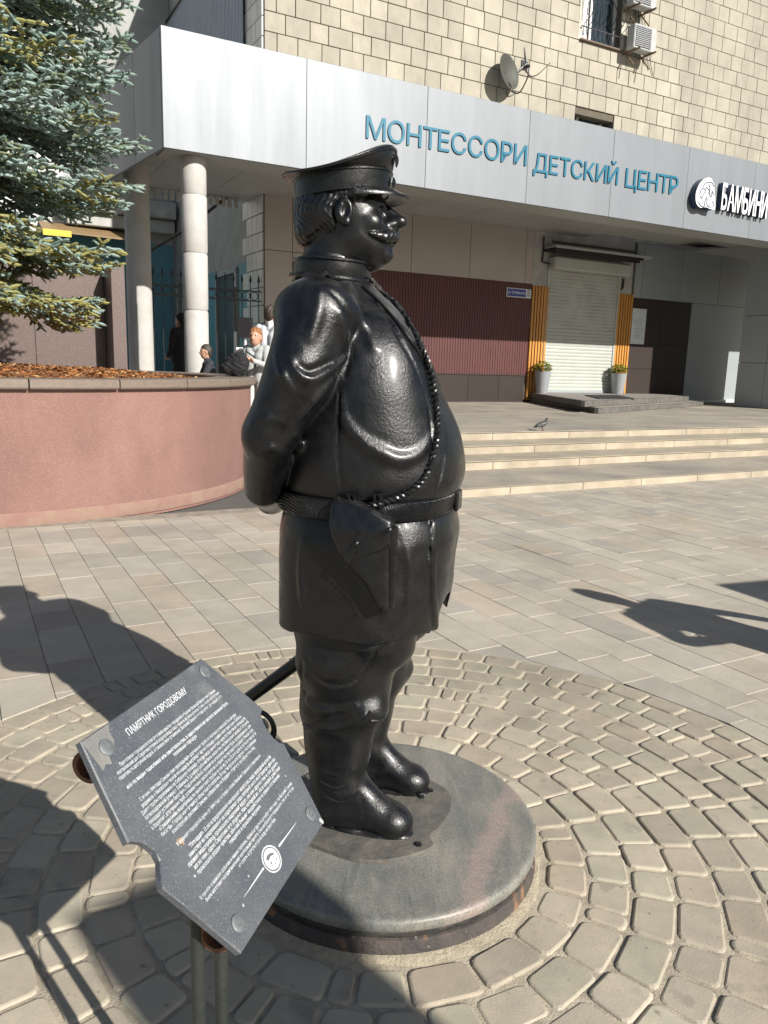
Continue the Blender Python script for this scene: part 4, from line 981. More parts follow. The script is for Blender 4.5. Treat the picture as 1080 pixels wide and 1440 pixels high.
# ---- blue spruce
TR = np.array([-5.0, 9.1, PZ]); 
spr = thing('blue_spruce', 'blue spruce with layered drooping branches growing in the round planter', 'tree', tuple(TR))
M_BARK = mat('spruce_bark', (.075, .05, .036), rough=.95, c2=(.05, .034, .026), scale=12, bump=.8, bscale=30, stretch=(1, 1, .4))
m1 = MB(); m1.tube([(0, 0, -.12), (.02, 0, 1.2), (0, .02, 3), (.02, 0, 5.5), (0, 0, 8.4)], [.20, .16, .13, .085, .02], 14); m1.build('trunk', M_BARK, spr, smooth=True)
def leaf_mat(name, c, c2, tr):
    m, nt, b = new_mat(name); g_ = _n(nt, 'ShaderNodeNewGeometry'); r_ = _n(nt, 'ShaderNodeMix', data_type='RGBA')
    no = _n(nt, 'ShaderNodeTexNoise', i_Scale=2.2, i_Detail=3.0); nt.links.new(g_.outputs['Position'], no.inputs['Vector'])
    mr = _n(nt, 'ShaderNodeMapRange'); mr.inputs[1].default_value = .38; mr.inputs[2].default_value = .62; nt.links.new(no.outputs[0], mr.inputs[0])
    r_.inputs['A'].default_value = (*c, 1); r_.inputs['B'].default_value = (*c2, 1); nt.links.new(mr.outputs[0], r_.inputs['Factor']); nt.links.new(r_.outputs['Result'], b.inputs['Base Color'])
    b.inputs['Roughness'].default_value = .6; b.inputs['Specular IOR Level'].default_value = .3
    return m
M_N = [leaf_mat('spruce_needles_blue', (.275, .355, .325), (.20, .285, .25), 0), leaf_mat('spruce_needles_green', (.145, .185, .125), (.17, .20, .11), 0), leaf_mat('spruce_needles_old', (.30, .28, .10), (.22, .22, .09), 0)]
tw_a, tw_b, tw_r, tw_m = [], [], [], []; limbs = []
rg = np.random.default_rng(11)
def twig(a, b, r, m): tw_a.append(a); tw_b.append(b); tw_r.append(r); tw_m.append(m)
UPZ = np.array([0, 0, 1.0])
def spray(base, dirv, length, droop, old):
    """one branch: curved axis with side shoots, each shoot ending in plump needle fingers"""
    d = dirv / np.linalg.norm(dirv); side = np.cross(d, UPZ); side /= np.linalg.norm(side); pts = []; p = base.copy(); step = length / 12; v = d.copy()
    for i in range(13):
        pts.append(p.copy()); t = i / 12
        v = d * 1.0 + UPZ * (-droop * sin(pi * min(1, t * 1.15)) + .30 * max(0, t - .72)); v /= np.linalg.norm(v); p = p + v * step
    pts = np.array(pts); limbs.append((pts, length))
    for i in range(2, 13):
        t = i / 12; q = pts[i]; ax = pts[min(i + 1, 12)] - pts[i - 1]; ax /= np.linalg.norm(ax)
        L1 = length * (.36 * (1 - t) + .10) * rg.uniform(.8, 1.15) * min(1, .35 + t * 1.3)
        for sgn in (-1, 1):
            e = ax * .72 + side * sgn * rg.uniform(.6, .95) + UPZ * rg.uniform(-.28, .10); e /= np.linalg.norm(e)
            k = max(2, int(L1 / .080)); prev = q
            for j in range(k):
                cur = q + e * L1 * (j + 1) / k + UPZ * (-.05 * ((j + 1) / k) ** 2 * L1)
                m_ = 2 if (old and rg.uniform() < .60) else (1 if (j < k * .45 and rg.uniform() < .65) else 0)
                twig(prev, cur + (cur - prev) * .2, .026, m_)
                for sg2 in (-1, 1):
                    if rg.uniform() < .85:
                        s2 = np.cross(e, UPZ); f = e * .75 + s2 * sg2 * rg.uniform(.5, .9) + UPZ * rg.uniform(-.35, .45); f /= np.linalg.norm(f)
                        twig(cur, cur + f * rg.uniform(.075, .125), rg.uniform(.021, .028), m_)
                prev = cur
        if rg.uniform() < .8:
            f = ax * .8 + UPZ * rg.uniform(-.9, -.2); twig(q, q + f / np.linalg.norm(f) * rg.uniform(.10, .2), .024, 1 if t < .7 else 0)
    twig(pts[-2], pts[-1] + (pts[-1] - pts[-2]) * .3, .026, 0)
zt = 1.0; tier = 1
while zt < 7.6:
    R_ = np.interp(zt, [0, .5, 1.3, 2.6, 4.0, 5.5, 8.4], [1.3, 1.45, 1.60, 1.80, 1.86, 1.6, .2]); n_ = 15 if zt < 5.2 else 9; ph = rg.uniform(0, 6.3)
    for k in range(n_):
        a = ph + 2 * pi * k / n_ + rg.uniform(-.18, .18)
        wv = np.array([cos(a), sin(a), 0.0]); 
        toward = wv @ np.array([.45, -.89, 0])
        if toward < -.55 and zt < 6: 
            if k % 2: continue
        dr = np.interp(zt, [0, 1, 3, 6], [.62, .52, .36, .1]); L = R_ * rg.uniform(.86, 1.08)
        spray(np.array([0, 0, zt + rg.uniform(-.10, .10)]) + wv * .1, wv + UPZ * np.interp(zt, [0, 2, 5, 8], [.05, .14, .3, .8]), L, dr, zt < 1.75 or rg.uniform() < .12)
    tier += 1; zt += (.11, .47)[tier % 2] * rg.uniform(.9, 1.1)
A = np.array(tw_a); Bv = np.array(tw_b); Rr = np.array(tw_r); Mi = np.array(tw_m)
keep = A[:, 2] < 6.2; A, Bv, Rr, Mi = A[keep], Bv[keep], Rr[keep], Mi[keep]
n = len(A); D = Bv - A; Ln = np.linalg.norm(D, axis=1); D /= Ln[:, None]
s1 = np.cross(D, np.where(np.abs(D[:, 2:3]) < .9, UPZ, np.array([1., 0, 0]))); s1 /= np.linalg.norm(s1, axis=1)[:, None]; s2 = np.cross(D, s1)
K = 17; needles = []; mm = []
for k in range(K):                                                # needle blades around every shoot, swept forward
    t = rg.uniform(0.0, 1.0, n) ** .9; an = rg.uniform(0, 2 * pi, n) ; o_ = np.cos(an)[:, None] * s1 + np.sin(an)[:, None] * s2
    base = A + D * (Ln * t)[:, None]; tip = base + D * (.014 + .010 * rg.uniform(0, 1, n))[:, None] + o_ * (Rr * rg.uniform(.80, 1.12, n))[:, None]
    wd = np.cross(D, o_) * .0040
    needles.append(np.stack([base - wd, base + wd, tip], 1)); mm.append(Mi)
NV = np.concatenate(needles).reshape(-1, 3); crown = fast_mesh('crown', NV, np.arange(len(NV)).reshape(-1, 3), M_N, False, np.concatenate(mm))
link('crown', crown, spr, kind='stuff')
# plump inner spindle of every shoot: closely packed needles seen as one body
G6 = 5; prof = [(0.0, .35), (.25, .82), (.72, .80), (1.06, .12)]; SV = []
for t_, r_ in prof:
    for j in range(G6):
        an = 2 * pi * j / G6; SV.append(A + D * (Ln * t_)[:, None] + (np.cos(an) * s1 + np.sin(an) * s2) * (Rr * r_ * .80)[:, None])
SV = np.stack(SV, 1); o20 = np.arange(n)[:, None] * (G6 * 4); SF = []
for k in range(3):
    for j in range(G6): SF.append(o20 + np.array([[k * G6 + j, k * G6 + (j + 1) % G6, (k + 1) * G6 + (j + 1) % G6, (k + 1) * G6 + j]]))
SF = np.stack(SF, 1).reshape(-1, 4)
link('shoot_bodies', fast_mesh('shoot_bodies', SV.reshape(-1, 3), SF, M_N, False, np.repeat(Mi, 15)), spr, kind='stuff')
m1 = MB()
for pts, L in limbs:
    if pts[0][2] < 6.2: m1.tube(pts[:12:2], np.linspace(.022, .006, len(pts[:12:2])), 5)
i0 = np.arange(n)[::1]
for i in i0[Mi != 9][::3]: 
    pass
m1.build('branches', M_BARK, spr, smooth=True, kind='stuff')
# thin shoot cores so that the sprays are not see-through
sel = np.arange(n); q1 = s1[sel] * .004; q2 = s2[sel] * .004
CV = np.stack([A[sel] + q1, A[sel] - q1 * .5 + q2, A[sel] - q1 * .5 - q2, Bv[sel]], 1); o4 = np.arange(len(sel))[:, None] * 4
CF = np.concatenate([o4 + np.array([[0, 1, 3]]), o4 + np.array([[1, 2, 3]]), o4 + np.array([[2, 0, 3]])])
link('shoots', fast_mesh('shoots', CV.reshape(-1, 3), CF, [mat('young_shoot', (.12, .10, .05), rough=.8)], False), spr, kind='stuff')
print('spruce shoots', n)

# ---- pots with young yellow-green shrubs
M_POT = mat('pale_grey_pot', (.33, .345, .37), rough=.5, c2=(.30, .315, .34), scale=4)
M_LF = [mat('yellow_green_leaf', (.30, .34, .03), rough=.5), mat('olive_leaf', (.12, .15, .03), rough=.6), mat('reddish_leaf', (.30, .10, .05), rough=.6)]
def pot(x, y, label, seed, red):
    c = fw(fpx(x, y, .36)[0], .36, zB - .004); t = thing('potted_shrub', label, 'plant pot', tuple(c), group='pots beside the shutter'); h = .62
    m1 = MB(); m1.lathe([(.155, 0), (.165, .01), (.235, h - .02), (.25, h), (.225, h), (.215, h - .04), (.16, .1)], n=28, cap=False); m1.lathe([(.001, h - .05), (.218, h - .05)], n=28, cap=False); m1.build('pot', M_POT, t, smooth=True, angle=40)
    r2 = np.random.default_rng(seed); m2 = MB()
    for k in range(300):
        a, rad = r2.uniform(0, 2 * pi), .26 * sqrt(r2.uniform(0, 1)); hh = h + r2.uniform(.02, .30) * (1.15 - rad * 2); p = np.array([rad * cos(a), rad * sin(a), hh]); th = r2.uniform(0, 2 * pi); ti = r2.uniform(-.3, .9)
        d = np.array([cos(th), sin(th), ti]); d /= np.linalg.norm(d); s_ = np.cross(d, (0, 0, 1)); s_ /= np.linalg.norm(s_); L = r2.uniform(.07, .12)
        m2.add([p - d * L * .5, p + s_ * L * .28 + (0, 0, .008), p + d * L * .5, p - s_ * L * .28 + (0, 0, .008)], [(0, 1, 2), (0, 2, 3)], int(r2.choice(3, p=[.62, .38 - red, red])))
    m2.build('foliage', M_LF, t, kind='stuff')
    m3 = MB()
    for k in range(14):
        a = r2.uniform(0, 2 * pi); m3.tube([(.05 * cos(a), .05 * sin(a), h - .06), (.2 * cos(a), .2 * sin(a), h + .18)], .005, 4)
    m3.build('stems', M_BARK, t, kind='stuff')
pot(761.5, 552, 'pale tapered pot with yellow-green and reddish shrub, left of the shutter', 3, .2)
pot(868.5, 550, 'pale tapered pot with bright yellow-green shrub before the right slats', 4, .02)
# ================================================================ people, bag, pigeon
SKIN = mat('skin', (.46, .27, .19), rough=.55, c2=(.42, .235, .165), scale=30); HAIRB = mat('brown_hair', (.035, .024, .018), rough=.6); HAIRR = mat('light_brown_hair', (.30, .13, .045), rough=.55, c2=(.22, .09, .03), scale=60)
def cloth(n, c): return mat(n, c, rough=.85, c2=[x * .8 for x in c], scale=9, bump=.3, bscale=60)
C_WHITE = cloth('white_cotton', (.66, .68, .72)); C_GREYL = cloth('light_grey_fleece', (.42, .44, .43)); C_BLACK = cloth('black_cloth', (.012, .012, .014)); C_PANTW = cloth('pale_grey_trousers', (.55, .57, .56)); C_DK = cloth('dark_trousers', (.03, .032, .04)); SHOE = mat('white_shoe', (.6, .6, .6), rough=.6); SHOED = mat('dark_shoe', (.02, .02, .02), rough=.5)
EYE = mat('dark_eye', (.02, .015, .012), rough=.3)
def rot2(p, a): return np.array([p[0] * cos(a) - p[1] * sin(a), p[0] * sin(a) + p[1] * cos(a), p[2]])
def hand(base, d, side, s, curl=.5):
    """palm and five fingers leaving a wrist at base along d"""
    d = np.asarray(d, float); d /= np.linalg.norm(d); side = np.asarray(side, float); side = side - d * (side @ d); side /= np.linalg.norm(side); nrm = np.cross(d, side); out = []
    pb = np.asarray(base, float); out.append(([pb, pb + d * .045 * s, pb + d * .085 * s], [.026 * s, .036 * s, .034 * s]))
    for k, ln in enumerate((.066, .076, .072, .056)):
        r0 = pb + d * .085 * s + side * (.030 - .020 * k) * s; p1 = r0 + d * ln * .5 * s + nrm * curl * .012 * s; p2 = p1 + (d * (1 - curl * .5) + nrm * curl) * ln * .5 * s
        out.append(([r0, p1, p2], [.0105 * s, .0095 * s, .008 * s]))
    t0 = pb + d * .025 * s + side * .030 * s; out.append(([t0, t0 + (d * .6 + side * .7) * .035 * s, t0 + (d * 1.0 + side * .6 + nrm * .4) * .062 * s], [.014 * s, .012 * s, .010 * s])); return out
def person(nm, label, pos, face, H, pose, outfit, group=None, h=.011, cat='person'):
    """pose: joints in body axes (x ahead, y left), fractions already in metres; one continuous skin with cloth regions"""
    t = thing(nm, label, cat, tuple(pos), group=group, rot=(0, 0, face)); k = H / 1.75; J = {a: np.array(b) * k for a, b in pose.items()}
    prims = []                                                    # (pts, radii, material index)
    add_ = lambda p, r, m: prims.append(([np.asarray(q, float) for q in p], [x * k for x in r], m))
    TOP, BOT, SK, SH_ = 0, 1, 2, 3
    slim = outfit.get('slim', 1.0); sl = outfit.get('sleeve', 1.0)
    pel, che, nec, hea = J['pelvis'], J['chest'], J['neck'], J['head']
    up = (che - pel) / np.linalg.norm(che - pel); lat = np.array([0, 1.0, 0])
    for s in (-1, 1): add_([pel + lat * s * .075 * k, che * .5 + pel * .5 + lat * s * .07 * k, che + lat * s * .085 * k, che + up * .10 * k + lat * s * .10 * k], [.115 * slim, .105 * slim, .115 * slim, .085 * slim], TOP)
    add_([che + up * .13 * k, nec], [.07, .055], TOP); add_([nec, nec * .5 + hea * .5], [.052, .05], SK)
    for sd, s in (('L', 1), ('R', -1)):
        sh, el, wr = J['sho' + sd], J['elb' + sd], J['wri' + sd]
        add_([sh, el * sl * .5 + sh * (1 - .5 * sl)], [.062 * slim, .054 * slim], TOP)
        if sl >= 1: add_([sh, el, wr], [.060, .050, .040], TOP)
        else: add_([sh, el, wr], [.050, .041, .030], SK); add_([sh, sh + (el - sh) * .62], [.066, .064], TOP)
        dv = wr - el
        for pts, rs in hand(wr, dv + J.get('hdir' + sd, np.zeros(3)), np.array([.9, 0, .2]) if 1 else None, k, .6): prims.append((pts, rs, SK))
        hp, kn, an = J['hip' + sd], J['kne' + sd], J['ank' + sd]
        add_([hp, kn, an], [.092, .066, .046], BOT); fd_ = np.array([cos(.15 * s), sin(.15 * s), 0])
        add_([an - UPZ * .03 * k - fd_ * .03 * k, an - UPZ * .045 * k + fd_ * .09 * k, an - UPZ * .05 * k + fd_ * .155 * k], [.045, .042, .036], SH_)
    if outfit.get('skirt'): 
        for s in (-1, 1): add_([pel + lat * s * .06 * k, J['ankL'] * .5 + J['ankR'] * .5 + lat * s * .10 * k + UPZ * .12 * k], [.12, .17], TOP)
    yaw = outfit.get('yaw', 0.0); hd = hea; hr = outfit.get('headr', 1.0) * k
    rH = lambda v: hd + rot2(np.array(v) * hr, yaw)
    heads = [('e', rH((0, 0, .015)), (.098 * hr, .078 * hr, .112 * hr), SK), ('e', rH((.022, 0, -.045)), (.070 * hr, .060 * hr, .075 * hr), SK)]
    prims += [([rH((.088, 0, .012)), rH((.108, 0, -.018))], [.011 * hr, .015 * hr], SK)]
    for s in (-1, 1): prims.append(([rH((.0, .078 * s, .02)), rH((-.008, .086 * s, -.02))], [.013 * hr, .011 * hr], SK))
    def fields(P):
        Fs = []
        for pts, rs, m in prims: Fs.append((chain(P, pts, rs) if len(pts) > 1 else None, m))
        cy, sy = cos(-yaw), sin(-yaw); Rm = np.array([[cy, -sy, 0], [sy, cy, 0], [0, 0, 1]])
        for _, c, r, m in heads: Fs.append((ell(P, c, r, Rm), m))
        return Fs
    def fn(P):
        f = None
        for g, m in fields(P): f = g if f is None else smin(f, g, .022 * k if g is not None else .01)
        for s in (-1, 1): f = smax(f, -ell(P, rH((.094, .032 * s, .022)), (.014 * hr,) * 3), .008)
        f = smax(f, -cap(P, rH((.099, -.020, -.068)), rH((.099, .020, -.068)), .006 * hr), .006)
        return np.maximum(f, -P[:, 2] + .0)
    allp = np.concatenate([np.array(p) for p, _, _ in prims]); lo = allp.min(0) - .2 * k; hi = allp.max(0) + .24 * k; lo[2] = -.01
    V, Q = sculpt(fn, lo, hi, h * k); cen = V[Q].mean(1).astype(np.float32); best = np.full(len(cen), 1e9); mi = np.zeros(len(cen), int)
    for g, m in fields(cen):
        b_ = g < best - (0.0 if m == TOP else .004); mi[b_] = m; best = np.minimum(best, g)
    link('body', fast_mesh('body', V, Q, [outfit['top'], outfit['bot'], SKIN, outfit['shoe']], True, mi), t)
    if outfit.get('hair') is not None:
        def hf(P):
            cy, sy = cos(-yaw), sin(-yaw); Rm = np.array([[cy, -sy, 0], [sy, cy, 0], [0, 0, 1]]); q = (P - hd.astype(np.float32)) @ Rm.T.astype(np.float32)
            f = ell(P, rH((-.012, 0, .035)), (.104 * hr, .088 * hr, .108 * hr), Rm) + .004 * np.sin(q[:, 1] * 160 + 40 * q[:, 2]) * k
            f = smin(f, ell(P, rH((-.06, 0, -.02)), (.05 * hr, .072 * hr, .08 * hr), Rm), .02)
            cut = q[:, 0] - np.interp(q[:, 2] / hr, [-.1, .0, .05, .075, .12], [-.05, -.02, .02, .10, .12]) * hr
            return smax(f, cut, .012)
        V, Q = sculpt(hf, hd - .2 * k, hd + .2 * k, .007 * k); link('hair', fast_mesh('hair', V, Q, outfit['hair'], True), t)
        for s in (-1, 1):
            m1 = MB(); m1.lathe([(.001, -.004), (.009 * hr, 0), (.001, .004)], c=rH((.088, .032 * s, .022)), n=8, ax=np.array([rot2((0, 1, 0), yaw), (0, 0, 1), rot2((1, 0, 0), yaw)])); m1.build('eye', EYE, t)
    return t
STAND = dict(pelvis=(0, 0, .96), chest=(.01, 0, 1.30), neck=(.0, 0, 1.50), head=(.02, 0, 1.625), shoL=(0, .185, 1.43), shoR=(0, -.185, 1.43), elbL=(-.03, .235, 1.14), elbR=(-.03, -.235, 1.14), wriL=(.03, .235, .90), wriR=(.03, -.235, .90),
             hipL=(0, .09, .93), hipR=(0, -.09, .93), kneL=(.02, .10, .50), kneR=(.02, -.10, .50), ankL=(-.02, .11, .085), ankR=(-.02, -.11, .085))
def pose(**k): d = dict(STAND); d.update(k); return d
# boy leaning his hands on a backpack that stands on the coping
bd = onz(362, 600, TER) * 0; 
def at_range(x, y, rng, z):
    d = ray(x, y); p = CAM + d * (rng / np.hypot(d[0], d[1])); return np.array([p[0], p[1], z])
BP = at_range(361, 500, 10.0, TER); 
person('person', 'fair-haired boy in a light grey tracksuit with hands on a black backpack', BP, radians(-112), 1.36,
       pose(elbL=(.12, .25, 1.17), wriL=(.30, .13, 1.24), elbR=(.06, -.24, 1.12), wriR=(.28, -.20, 1.20), head=(.03, 0, 1.61)),
       dict(top=C_GREYL, bot=C_PANTW, shoe=SHOE, hair=HAIRR, headr=1.18, yaw=.15), h=.009)
MP = at_range(380.5, 500, 11.7, TER)
person('person', 'man in a white short-sleeved shirt walking away, dark hair', MP, radians(62), 1.76,
       pose(elbL=(-.06, .235, 1.15), wriL=(-.02, .24, .91), ankL=(.16, .10, .085), kneL=(.16, .10, .50), ankR=(-.2, -.10, .12), kneR=(-.02, -.10, .5)),
       dict(top=C_WHITE, bot=C_DK, shoe=SHOED, hair=HAIRB, sleeve=.6))
WP = at_range(256, 470, 15.4, TER)
wm = person('person', 'person in a long black hooded coat standing behind the round column', WP, radians(150), 1.78,
       pose(elbL=(.05, .24, 1.14), wriL=(.22, .14, 1.0), elbR=(.0, -.25, 1.14), wriR=(.16, -.2, .95)),
       dict(top=C_BLACK, bot=C_BLACK, shoe=SHOED, hair=C_BLACK, skirt=True, slim=1.35, headr=1.12))
SP = at_range(300, 500, 13.2, TER)
person('person', 'dark-clothed person sitting low beside the round column', SP, radians(200), 1.62,
       pose(pelvis=(0, 0, .50), chest=(.08, 0, .84), neck=(.10, 0, 1.04), head=(.13, 0, 1.165), shoL=(.08, .185, .97), shoR=(.08, -.185, .97), elbL=(.20, .22, .74), elbR=(.20, -.22, .74), wriL=(.42, .12, .62), wriR=(.42, -.12, .62), hipL=(.02, .09, .48), hipR=(.02, -.09, .48), kneL=(.44, .12, .52), kneR=(.44, -.12, .52), ankL=(.42, .12, .085), ankR=(.42, -.12, .085)),
       dict(top=C_DK, bot=C_DK, shoe=SHOED, hair=HAIRB))
st_ = thing('wooden_stool', 'low wooden stool under the sitting person by the column', 'stool', tuple(SP)); m1 = MB(); m1.lathe([(.17, .37), (.18, .38), (.18, .40), (.17, .41)], n=20); m1.build('seat', M_BARK, st_)
for a in range(4):
    m1 = MB(); m1.tube([(.12 * cos(a * pi / 2 + .7), .12 * sin(a * pi / 2 + .7), .37), (.15 * cos(a * pi / 2 + .7), .15 * sin(a * pi / 2 + .7), 0)], .016, 6); m1.build('leg', M_BARK, st_)
# backpack on the coping
q = PC[:2] + (BP[:2] - PC[:2]) / np.linalg.norm(BP[:2] - PC[:2]) * (PR - .18); bk = at_range(344, 505, 9.75, PZ); v_ = bk[:2] - PC[:2]; bk = np.array([*(PC[:2] + v_ / np.linalg.norm(v_) * (PR - .17)), PZ])
bag = thing('backpack', 'slumped black backpack resting on the planter coping beside the boy', 'backpack', tuple(bk), rot=(0, 0, radians(-20)))
def bagf(P):
    f = ell(P, (0, 0, .13), (.15, .11, .15)); f = smin(f, ell(P, (.06, 0, .21), (.09, .09, .09)), .04); f = smin(f, ell(P, (-.08, -.08, .10), (.09, .05, .08)), .02); f += .006 * np.sin(P[:, 0] * 60 + 3 * np.sin(P[:, 2] * 50)); return np.maximum(f, .002 - P[:, 2])
V, Q = sculpt(bagf, (-.2, -.17, -.01), (.2, .17, .33), .009); link('bag_body', fast_mesh('bag_body', V, Q, C_BLACK), bag)
for s in (-.05, .05):
    m1 = MB(); m1.tube(densify([(-.02, .10, .05), (.10, .16, .10), (.13, .14, .22), (.07, .05, .30)], 4) + np.array([s, 0, 0]), .011, 6); m1.build('strap', C_DK, bag, smooth=True)
m1 = MB(); m1.tube(densify([(.03, -.03, .29), (.06, 0, .335), (.09, .03, .29)], 4), .009, 6); m1.build('handle', C_DK, bag)
for k, (x, y) in enumerate(((331, 518), (342, 520))):
    c = onz(x, y, PZ); m1 = MB(); m1.box((0, 0, .008), (.16, .09, .014), bev=.003)
    o = link('paper_sheet', m1.mesh('paper_sheet', M_WHITE), None, (c[0], c[1], PZ), (0, 0, .4 + k), label=('white folded paper lying on the coping below the backpack', 'white booklet on the coping beside the backpack strap')[k], category='paper')
# grey notice stand behind the boy
ns = at_range(335, 460, 14.6, TER); nsd = thing('ticket_post', 'pale metal post with a small white tray before the dark doorway', 'post', tuple(ns))
m1 = MB(); m1.tube([(0, 0, 0), (0, 0, 1.15)], .035, 8); m1.build('post', M_WHITE, nsd)
m1 = MB(); m1.box((.12, 0, 1.17), (.30, .2, .05), bev=.01); m1.build('tray', M_WHITE, nsd)
m1 = MB(); m1.box((.12, .02, 1.55), (.28, .10, .36), bev=.015); m1.build('box', M_DARK, nsd)
m1 = MB(); m1.tube([(.12, .05, 1.18), (.12, .05, 1.4)], .02, 6); m1.build('neck', M_WHITE, nsd)
# a passer-by, and a parasol and slab added out of view, whose shadows fall across the paving
tot = thing('shadow_slab', 'tall dark grey slab added behind the viewer to cast a bystander shadow', 'shadow caster', (2.94, -1.90, 0), rot=(0, 0, radians(137 - 180) * -1 + radians(0)))  # added unseen slab, throws the shadow of a bystander over base and cobbles
tot.rotation_euler = (0, 0, atan2(SDIR[1], SDIR[0]) + pi / 2)
m1 = MB(); m1.box((0, 0, 1.60), (.50, .14, 3.0), bev=.02); m1.build('slab', mat('dark_slab_grey', (.05, .055, .06), rough=.5), tot)
m1 = MB(); m1.box((0, 0, .05), (.66, .30, .10), bev=.015); m1.build('foot', M_DARKST, tot)
person('person', 'passer-by in a blue shirt crossing the plaza', (3.25, 2.75, 0), radians(140), 1.72, pose(ankL=(.2, .20, .085), kneL=(.18, .15, .5), ankR=(-.22, -.2, .12), elbL=(.05, .38, 1.20), wriL=(.18, .22, 1.06), elbR=(0, -.34, 1.18), wriR=(.02, -.44, .98)), dict(top=cloth('blue_shirt', (.08, .12, .25)), bot=C_DK, shoe=SHOED, hair=HAIRB, slim=1.15), h=.016)
pa = thing('parasol', 'square beige market parasol added out of view for its shadow', 'parasol', (6.24, 1.72, 0)); e1p, e2p = np.array([-.94, -.34, 0]), np.array([-.41, .91, 0])  # added beyond the frame to cast the wedge of shadow at right
cs = [e1p + e2p, e2p - e1p, -e1p - e2p, e1p - e2p]; m1 = MB(); m1.add([c + UPZ * 2.3 for c in cs] + [(0, 0, 2.75)] + [c + UPZ * 2.28 for c in cs] + [(0, 0, 2.72)], [(0, 1, 4), (1, 2, 4), (2, 3, 4), (3, 0, 4), (6, 5, 9), (7, 6, 9), (8, 7, 9), (5, 8, 9), (0, 5, 6, 1), (1, 6, 7, 2), (2, 7, 8, 3), (3, 8, 5, 0)]); m1.build('canopy', cloth('beige_canvas', (.5, .44, .33)), pa)
m1 = MB(); m1.tube([(0, 0, .05), (0, 0, 2.72)], .025, 10); m1.build('pole', M_WHITE, pa); m1 = MB(); m1.lathe([(.25, 0), (.25, .05), (.06, .09)], n=20); m1.build('base', M_DARK, pa)

# ---- pigeon on the top step
pg = onz(762, 606, TER); pgn = thing('pigeon', 'grey pigeon standing at the edge of the top step', 'pigeon', tuple(pg), rot=(0, 0, radians(8))); pgn.scale = (.68,) * 3
def pig(P):
    f = ell(P, (0, 0, .155), (.105, .062, .062), np.array([[cos(.42), 0, sin(.42)], [0, 1, 0], [-sin(.42), 0, cos(.42)]])); f = smin(f, cap(P, (.07, 0, .19), (.098, 0, .275), .040, .022), .03); f = smin(f, ell(P, (.104, 0, .288), (.027, .022, .023)), .012)
    f = smin(f, cap(P, (-.08, 0, .125), (-.20, 0, .085), .034, .014), .03); f = smin(f, cap(P, (.125, 0, .284), (.147, 0, .274), .007, .003), .004); return f
V, Q = sculpt(pig, (-.24, -.09, .05), (.17, .09, .33), .006); link('body', fast_mesh('body', V, Q, mat('pigeon_grey', (.05, .05, .055), rough=.6, c2=(.022, .022, .026), scale=16)), pgn)
for s in (-1, 1):
    w_ = lambda P, s=s: np.maximum(ell(P, (-.035, s * .052, .15), (.125, .022, .046), np.array([[cos(.32), 0, sin(.32)], [0, 1, 0], [-sin(.32), 0, cos(.32)]])), -1)
    V, Q = sculpt(w_, (-.2, s * .052 - .04, .06), (.12, s * .052 + .04, .24), .006); link('wing', fast_mesh('wing', V, Q, mat('pigeon_wing', (.05, .05, .055), rough=.6, c2=(.12, .12, .125), scale=22)), pgn)
    m1 = MB(); m1.tube([(.0, s * .025, .11), (.012, s * .025, .05), (.005, s * .025, .005)], .007, 6)
    for a in (-.5, 0, .5): m1.tube([(.005, s * .025, .006), (.045 * cos(a), s * .025 + .045 * sin(a), .004)], .004, 5)
    m1.build('leg', mat('pigeon_leg', (.16, .05, .045), rough=.6), pgn)
# ================================================================ the statue on its round base
DISC_C, DISC_R, DISC_Z = (0.022, 2.084), 0.451, 0.10
ST_K = (HC - DISC_Z) / (HC - .13)                              # figure measured on a 0.13 m base, then set on the real one
ST_O = np.array([-0.03, 2.08, .13]); ST_A = radians(-15)
_R = np.array([[cos(ST_A), sin(ST_A), 0], [-sin(ST_A), cos(ST_A), 0], [0, 0, 1]])      # world -> statue axes (x ahead, y left)
def st_ray(px): 
    D = np.array([ray(x, y) for x, y in px]) @ _R.T
    return _R @ (CAM - ST_O), D / np.linalg.norm(D, axis=1)[:, None]
def st_lat(x, y, lat):
    o, D = st_ray([(x, y)]); t = (lat - o[1]) / D[0][1]; return o + D[0] * t
def trace(px, fn, off=0.0):
    """where the sight lines of these photo pixels meet the sculpted surface (or pass it closest)"""
    o, D = st_ray(px); ts = np.linspace(1.2, 2.75, 320); P_ = []
    for k in range(len(px)):
        f = fn((o + D[k] * ts[:, None]).astype(np.float32)); neg = np.nonzero(f < 0)[0]
        if len(neg) and neg[0] > 0:
            i = neg[0]; t = ts[i - 1] + (ts[i] - ts[i - 1]) * f[i - 1] / (f[i - 1] - f[i])
        else:
            t = ts[int(np.argmin(f))]
        P_.append(o + D[k] * t)
    P = np.array(P_)
    G = np.stack([fn((P + e).astype(np.float32)) - fn((P - e).astype(np.float32)) for e in np.eye(3) * 0.004], 1)
    G /= np.linalg.norm(G, axis=1)[:, None] + 1e-9
    P = P - G * np.clip(fn(P.astype(np.float32)), -.02, .05)[:, None]
    return P + G * off, G
M_IRON = mat('black_cast_iron', (0.003, 0.0034, 0.0042), rough=0.34, c2=(0.0055, 0.006, 0.007), scale=26, bump=0.22, bscale=150, rvar=0.12, spec=0.46, dust=.28, coat=0.26)
M_IRON.node_tree.nodes['Principled BSDF'].inputs['Coat Roughness'].default_value = 0.21
M_IRON_FINE = mat('black_cast_iron_smooth', (0.003, 0.0034, 0.0042), rough=0.31, c2=(0.0055, 0.006, 0.007), scale=40, bump=0.15, bscale=200, rvar=0.10, spec=0.46, dust=.25, coat=0.26)

